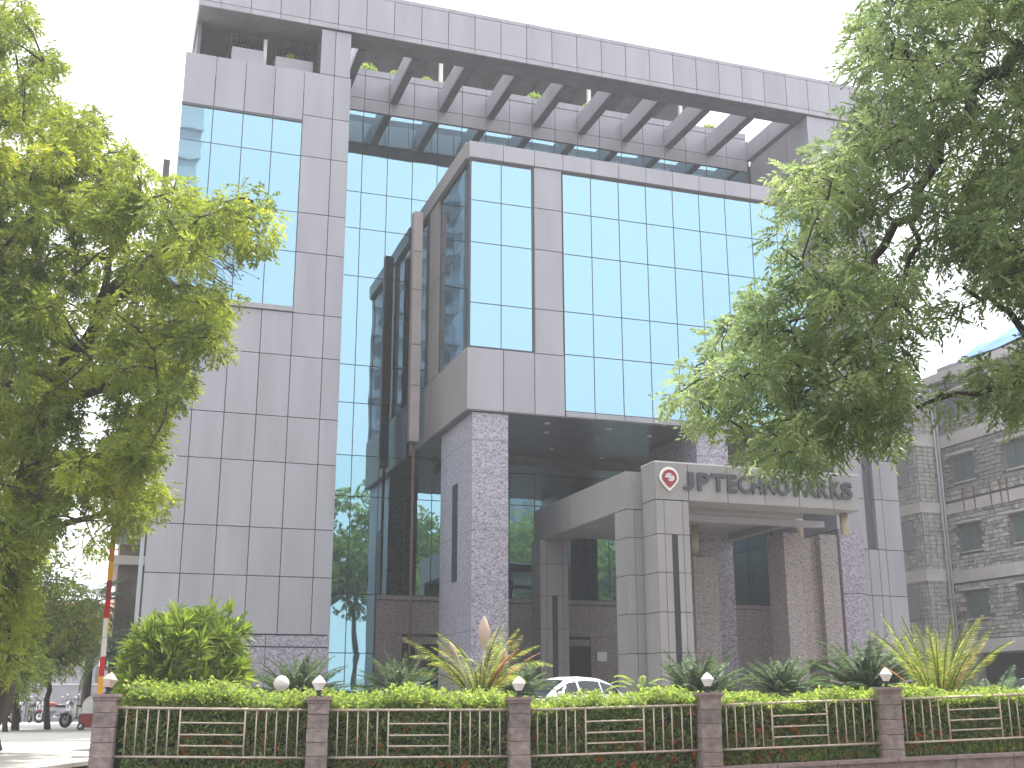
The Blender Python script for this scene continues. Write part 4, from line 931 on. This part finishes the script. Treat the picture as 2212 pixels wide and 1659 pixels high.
part('globe', c.mesh('globe', M['lamp'], True), GLB, gl_); c = MB(); c.tube([(0, 0, 0), (0, 0, gl_.z - .12)], .03, 8); part('post', c.mesh('post', M['black']), GLB, (gl_.x, gl_.y, 0))

def wheel(parent, loc, r, w, spokes=True, axis='y', rot=0):
    c = MB(); prof = [(r * .72, -w / 2), (r * .95, -w / 2), (r, -w / 4), (r, w / 4), (r * .95, w / 2), (r * .72, w / 2), (r * .72, -w / 2)]; c.lathe(prof, 22)
    me = c.mesh('tyre', M['rubber'], True); o = part('tyre', me, parent, loc); o.rotation_euler = (math.pi / 2, 0, rot)
    c = MB(); c.lathe([(.001, -w * .3), (r * .2, -w * .35), (r * .25, -w * .2), (r * .68, -w * .3), (r * .73, -w * .42), (r * .73, w * .42), (.001, w * .3)], 14)
    o2 = part('rim', c.mesh('rim', M['chrome'], True), parent, loc); o2.rotation_euler = (math.pi / 2, 0, rot)
def ellm(rx, ry, rz, m, n=14):
    c = MB(); pr = [(max(.001, math.sin(math.pi * k / 8)), -math.cos(math.pi * k / 8)) for k in range(9)]; c.lathe(pr, n)
    c.v = [(v[0] * rx, v[1] * ry, v[2] * rz) for v in c.v]; return c.mesh('shape', m, True)
def rotpart(o, p0, ang):
    pass
def bike(label, loc, ang, bodym, group=None, scooter=False, seatm='black'):
    t = thing('scooter' if scooter else 'motorcycle', label, 'scooter' if scooter else 'motorcycle', loc, group); L = Vector(loc)
    wheel(t, L + Vector((-.64, 0, .28)), .28, .10); wheel(t, L + Vector((.62, 0, .28)), .28, .11)
    def tb_(name, pts, r, m): c = MB(); c.tube(pts, r, 7); part(name, c.mesh(name, m, True), t, L)
    tb_('fork', [(-.64, .07, .28), (-.42, .06, .95)], .02, M['chrome']); tb_('fork', [(-.64, -.07, .28), (-.42, -.06, .95)], .02, M['chrome'])
    tb_('handlebar', [(-.34, -.34, 1.0), (-.42, -.15, 1.02), (-.42, .15, 1.02), (-.34, .34, 1.0)], .014, M['black'])
    tb_('frame', [(-.42, 0, .85), (-.25, 0, .35), (.3, 0, .32), (.6, 0, .3)], .025, M['black']); tb_('frame', [(-.40, 0, .85), (.2, 0, .72), (.65, 0, .72)], .025, M['black'])
    part('headlight', ellm(.10, .10, .10, M['chrome']), t, L + Vector((-.52, 0, .88))); part('seat', ellm(.36, .13, .07, M[seatm]), t, L + Vector((.30, 0, .80)))
    part('front_mudguard', ellm(.24, .05, .06, bodym), t, L + Vector((-.64, 0, .56)))
    if scooter:
        part('leg_shield', ellm(.06, .24, .36, bodym), t, L + Vector((-.36, 0, .62))); part('rear_body', ellm(.42, .17, .22, bodym), t, L + Vector((.38, 0, .58)))
        part('floorboard', boxm(.42, .26, .05, bodym), t, L + Vector((-.08, 0, .30)))
    else:
        part('fuel_tank', ellm(.26, .14, .13, bodym), t, L + Vector((-.10, 0, .84))); part('engine', boxm(.32, .22, .26, M['chrome'], .03), t, L + Vector((-.02, 0, .42)))
        tb_('exhaust', [(-.05, -.12, .28), (.3, -.14, .26), (.7, -.15, .32)], .035, M['chrome']); part('tail', ellm(.12, .07, .06, bodym), t, L + Vector((.66, 0, .78)))
    for s in (-1, 1):
        c = MB(); c.tube([(-.40, s * .28, 1.02), (-.36, s * .30, 1.16)], .006, 5); part('mirror_stalk', c.mesh('stalk', M['black']), t, L); part('mirror', ellm(.02, .055, .04, M['chrome']), t, L + Vector((-.36, s * .30, 1.19)))
    t.rotation_euler.z = ang; return t
GBK = 'motorcycles parked along the boundary wall'
for px, D, a, bm_, lab in ((8, 58, 1.1, 'red', 'dark motorcycle with red tank at the very left of the row'), (72, 58.5, 1.9, 'black', 'black motorcycle with pale cowl second from the left'), (112, 58, .5, 'dred', 'maroon motorcycle seen side on before the wall'), (148, 58.5, 1.4, 'blue', 'motorcycle with bright blue tank before the wall'), (42, 59, 1.6, 'black', 'black motorcycle squeezed behind the two at the left')):
    q = at(px, 1560, D); bike(lab, (q.x, q.y, .0), a, M[bm_], GBK)
q = at(170, 1560, 46); bike('white scooter with upright leg shield beside the barrier cabinet', (q.x, q.y, 0), .75, M['white'], None, True)
q = at(196, 1560, 41); SK = thing('covered_cart', 'white domed cover on a dark red box behind the first pillar', 'cart', (q.x, q.y, 0))
part('box', boxm(.75, .7, .42, M['dred'], .02), SK, (q.x, q.y, .30)); part('cover', ellm(.33, .32, .38, M['white']), SK, (q.x, q.y, .74)); part('brim', ellm(.38, .36, .08, M['white']), SK, (q.x, q.y, .56))
for dx in (-.3, .3): wheel(SK, (q.x + dx, q.y - .36, .12), .12, .06)

def make_car(label, loc, ang, paint, group=None):
    t = thing('parked_car', label, 'car', loc, group); L = Vector(loc)
    ST = [(-2.05, .62, .62, .62, .60), (-1.98, .78, .78, .74, .70), (-1.5, .88, .885, .80, .76), (-1.02, .93, .94, .82, .78), (-.62, .96, 1.20, .83, .66), (-.25, .97, 1.38, .83, .60), (.25, .98, 1.45, .83, .60), (.8, .99, 1.42, .83, .60), (1.2, 1.0, 1.30, .82, .60), (1.45, 1.01, 1.10, .81, .68), (1.62, 1.0, 1.01, .80, .72), (2.0, .94, .95, .76, .70), (2.1, .60, .61, .68, .6)]
    vs = []; N = len(ST)
    for x, b, r, wb, wr in ST:
        for y, z in ((-wb * .96, .22), (-wb * 1.01, .55), (-wb, b), (-wr, r - .02), (-wr * .6, r + .015), (wr * .6, r + .015), (wr, r - .02), (wb, b), (wb * 1.01, .55), (wb * .96, .22)): vs.append((x, y, z))
    fs = []
    for i in range(N - 1):
        for k in range(10): fs.append((i * 10 + k, (i + 1) * 10 + k, (i + 1) * 10 + (k + 1) % 10, i * 10 + (k + 1) % 10))
    fs.append(tuple(range(10))); fs.append(tuple((N - 1) * 10 + k for k in range(10))[::-1])
    part('body', mesh('body', vs, fs, paint, True), t, L)
    def interp(x):
        for a, b in zip(ST[:-1], ST[1:]):
            if a[0] <= x <= b[0]: f = (x - a[0]) / (b[0] - a[0]); return [a[k] + (b[k] - a[k]) * f for k in range(5)]
    for s in (-1, 1):
        for x0, x1 in ((-.72, -.02), (.04, .72), (.77, 1.32)):
            P0 = []; n = 6
            for j in range(n + 1):
                x = x0 + (x1 - x0) * j / n; _, b, r, wb, wr = interp(x)
                P0.append((x, b, r, wb, wr))
            v = []
            for x, b, r, wb, wr in P0:
                for f in (.10, .84): v.append((x, s * (wb + (wr - wb) * f + .008), b + (r - .02 - b) * f))
            part('side_window', mesh('win', v, [(2 * j, 2 * j + 2, 2 * j + 3, 2 * j + 1) for j in range(n)], M['dglass'], True), t, L)
        part('wing_mirror', ellm(.09, .09, .07, paint), t, L + Vector((-.72, s * .93, 1.03)))
        for x in (-1.3, 1.3): wheel(t, L + Vector((x, s * .74, .30)), .30, .20)
        part('headlight', ellm(.10, .16, .07, M['lamp']), t, L + Vector((-1.93, s * .55, .66))); part('tail_light', ellm(.05, .12, .09, M['red']), t, L + Vector((2.04, s * .55, .78)))
        for x in (.12, .82): part('door_handle', boxm(.14, .03, .03, M['chrome']), t, L + Vector((x, s * .845, .86)))
    def strip(name, xs_, m):
        v = []
        for x in xs_:
            _, b, r, wb, wr = interp(x)
            for f in (-.88, 0, .88): v.append((x - (.008 if x < 0 else -.008), f * wr * .98, r + (.012 if f else .026)))
        part(name, mesh(name, v, [(3 * j + k, 3 * j + k + 1, 3 * j + k + 4, 3 * j + k + 3) for j in range(len(xs_) - 1) for k in (0, 1)], m, True), t, L)
    strip('windscreen', (-.98, -.8, -.62, -.45, -.30), M['dglass']); strip('rear_window', (1.08, 1.2, 1.3, 1.45, 1.54), M['dglass'])
    part('grille', boxm(.03, .7, .12, M['black']), t, L + Vector((-2.04, 0, .52))); part('number_plate', boxm(.02, .5, .11, M['lamp']), t, L + Vector((-2.07, 0, .38)))
    t.rotation_euler.z = ang; return t
make_car('white saloon car with dark windows parked under the entrance portal', (11.1, 28.6, .02), math.radians(18), M['car'])
q = at(2245, 1500, 30); make_car('pale blue grey car just showing at the right end of the hedge', (q.x, q.y, .02), math.radians(-20), M['car2'])

# ---------------------------------------------------------------- across the road behind the viewer (mirrored in the glass)
def far_tree(label, x, y, h, r, seed, lm):
    blob_tree('roadside_tree', label, Vector((x, y, -.8)), Vector((x, y, h - r)), r * 1.25, r, 110, 1.3, M[lm], 30, 'tree', 'trees across the road', seed, .42, .2)
for k, (x, y, h, r, lm) in enumerate(((4, -16, 14, 4.5, 'leafD'), (13, -13, 17, 5, 'leafL'), (19.5, -10, 18, 5.5, 'leafL'), (28, -13, 17, 5.5, 'leafL'), (37, -12, 17.5, 5.5, 'leafL'), (47, -14, 16, 5.5, 'leafD'))):
    far_tree(['dark', 'slim yellow green', 'wide yellow green', 'dense dark', 'tall light green', 'far dark'][k] + ' roadside tree mirrored in the glass facade', x, y, h, r, 60 + k, lm)
def slab_block(label, x0, x1, y0, y1, h, fl, wallm, bandm, ww=1.6):
    cx, cy = (x0 + x1) / 2, (y0 + y1) / 2; b = thing('apartment_block', label, 'building', (cx, cy, -.8), 'buildings across the road'); pbox('wall', b, (x0, y0, -.8), (x1, y1, h), wallm); z = 2
    while z < h - 2:
        pbox('floor_band', b, (x0 - .1, y1, z - .35), (x1 + .1, y1 + .35, z + .1), bandm)
        n = int((x1 - x0) / 3.4)
        for k in range(n):
            xa = x0 + 1 + k * (x1 - x0 - 1) / n
            w_ = pbox('window', b, (xa, y1 + .02, z + .9), (xa + ww, y1 + .08, z + 2.3), M['wglass'])
        z += fl
slab_block('tall white tower mirrored in the left tower glass', -14, 5.2, -48, -34, 66, 3.4, M['tower'], M['tower'], 1.2)
slab_block('grey block with white floor bands mirrored at the right', 40, 66, -46, -30, 22, 3.4, M['cwall'], M['white'])

# ---------------------------------------------------------------- thin haze volume over the whole place, added to lift shadows like lens glare
hz = boxm(420, 420, 64, M['white']).copy(); hm = bpy.data.materials.new('glare_haze'); hm.use_nodes = True; hn = hm.node_tree.nodes; hn.clear()
ho = hn.new('ShaderNodeOutputMaterial'); pv = hn.new('ShaderNodeVolumePrincipled'); pv.inputs['Density'].default_value = .0016; pv.inputs['Color'].default_value = (.95, .96, 1, 1); pv.inputs['Anisotropy'].default_value = .2
hm.node_tree.links.new(pv.outputs[0], ho.inputs['Volume']); hz.materials.clear(); hz.materials.append(hm)
top('haze', hz, (10, 30, 30.1), kind='stuff')
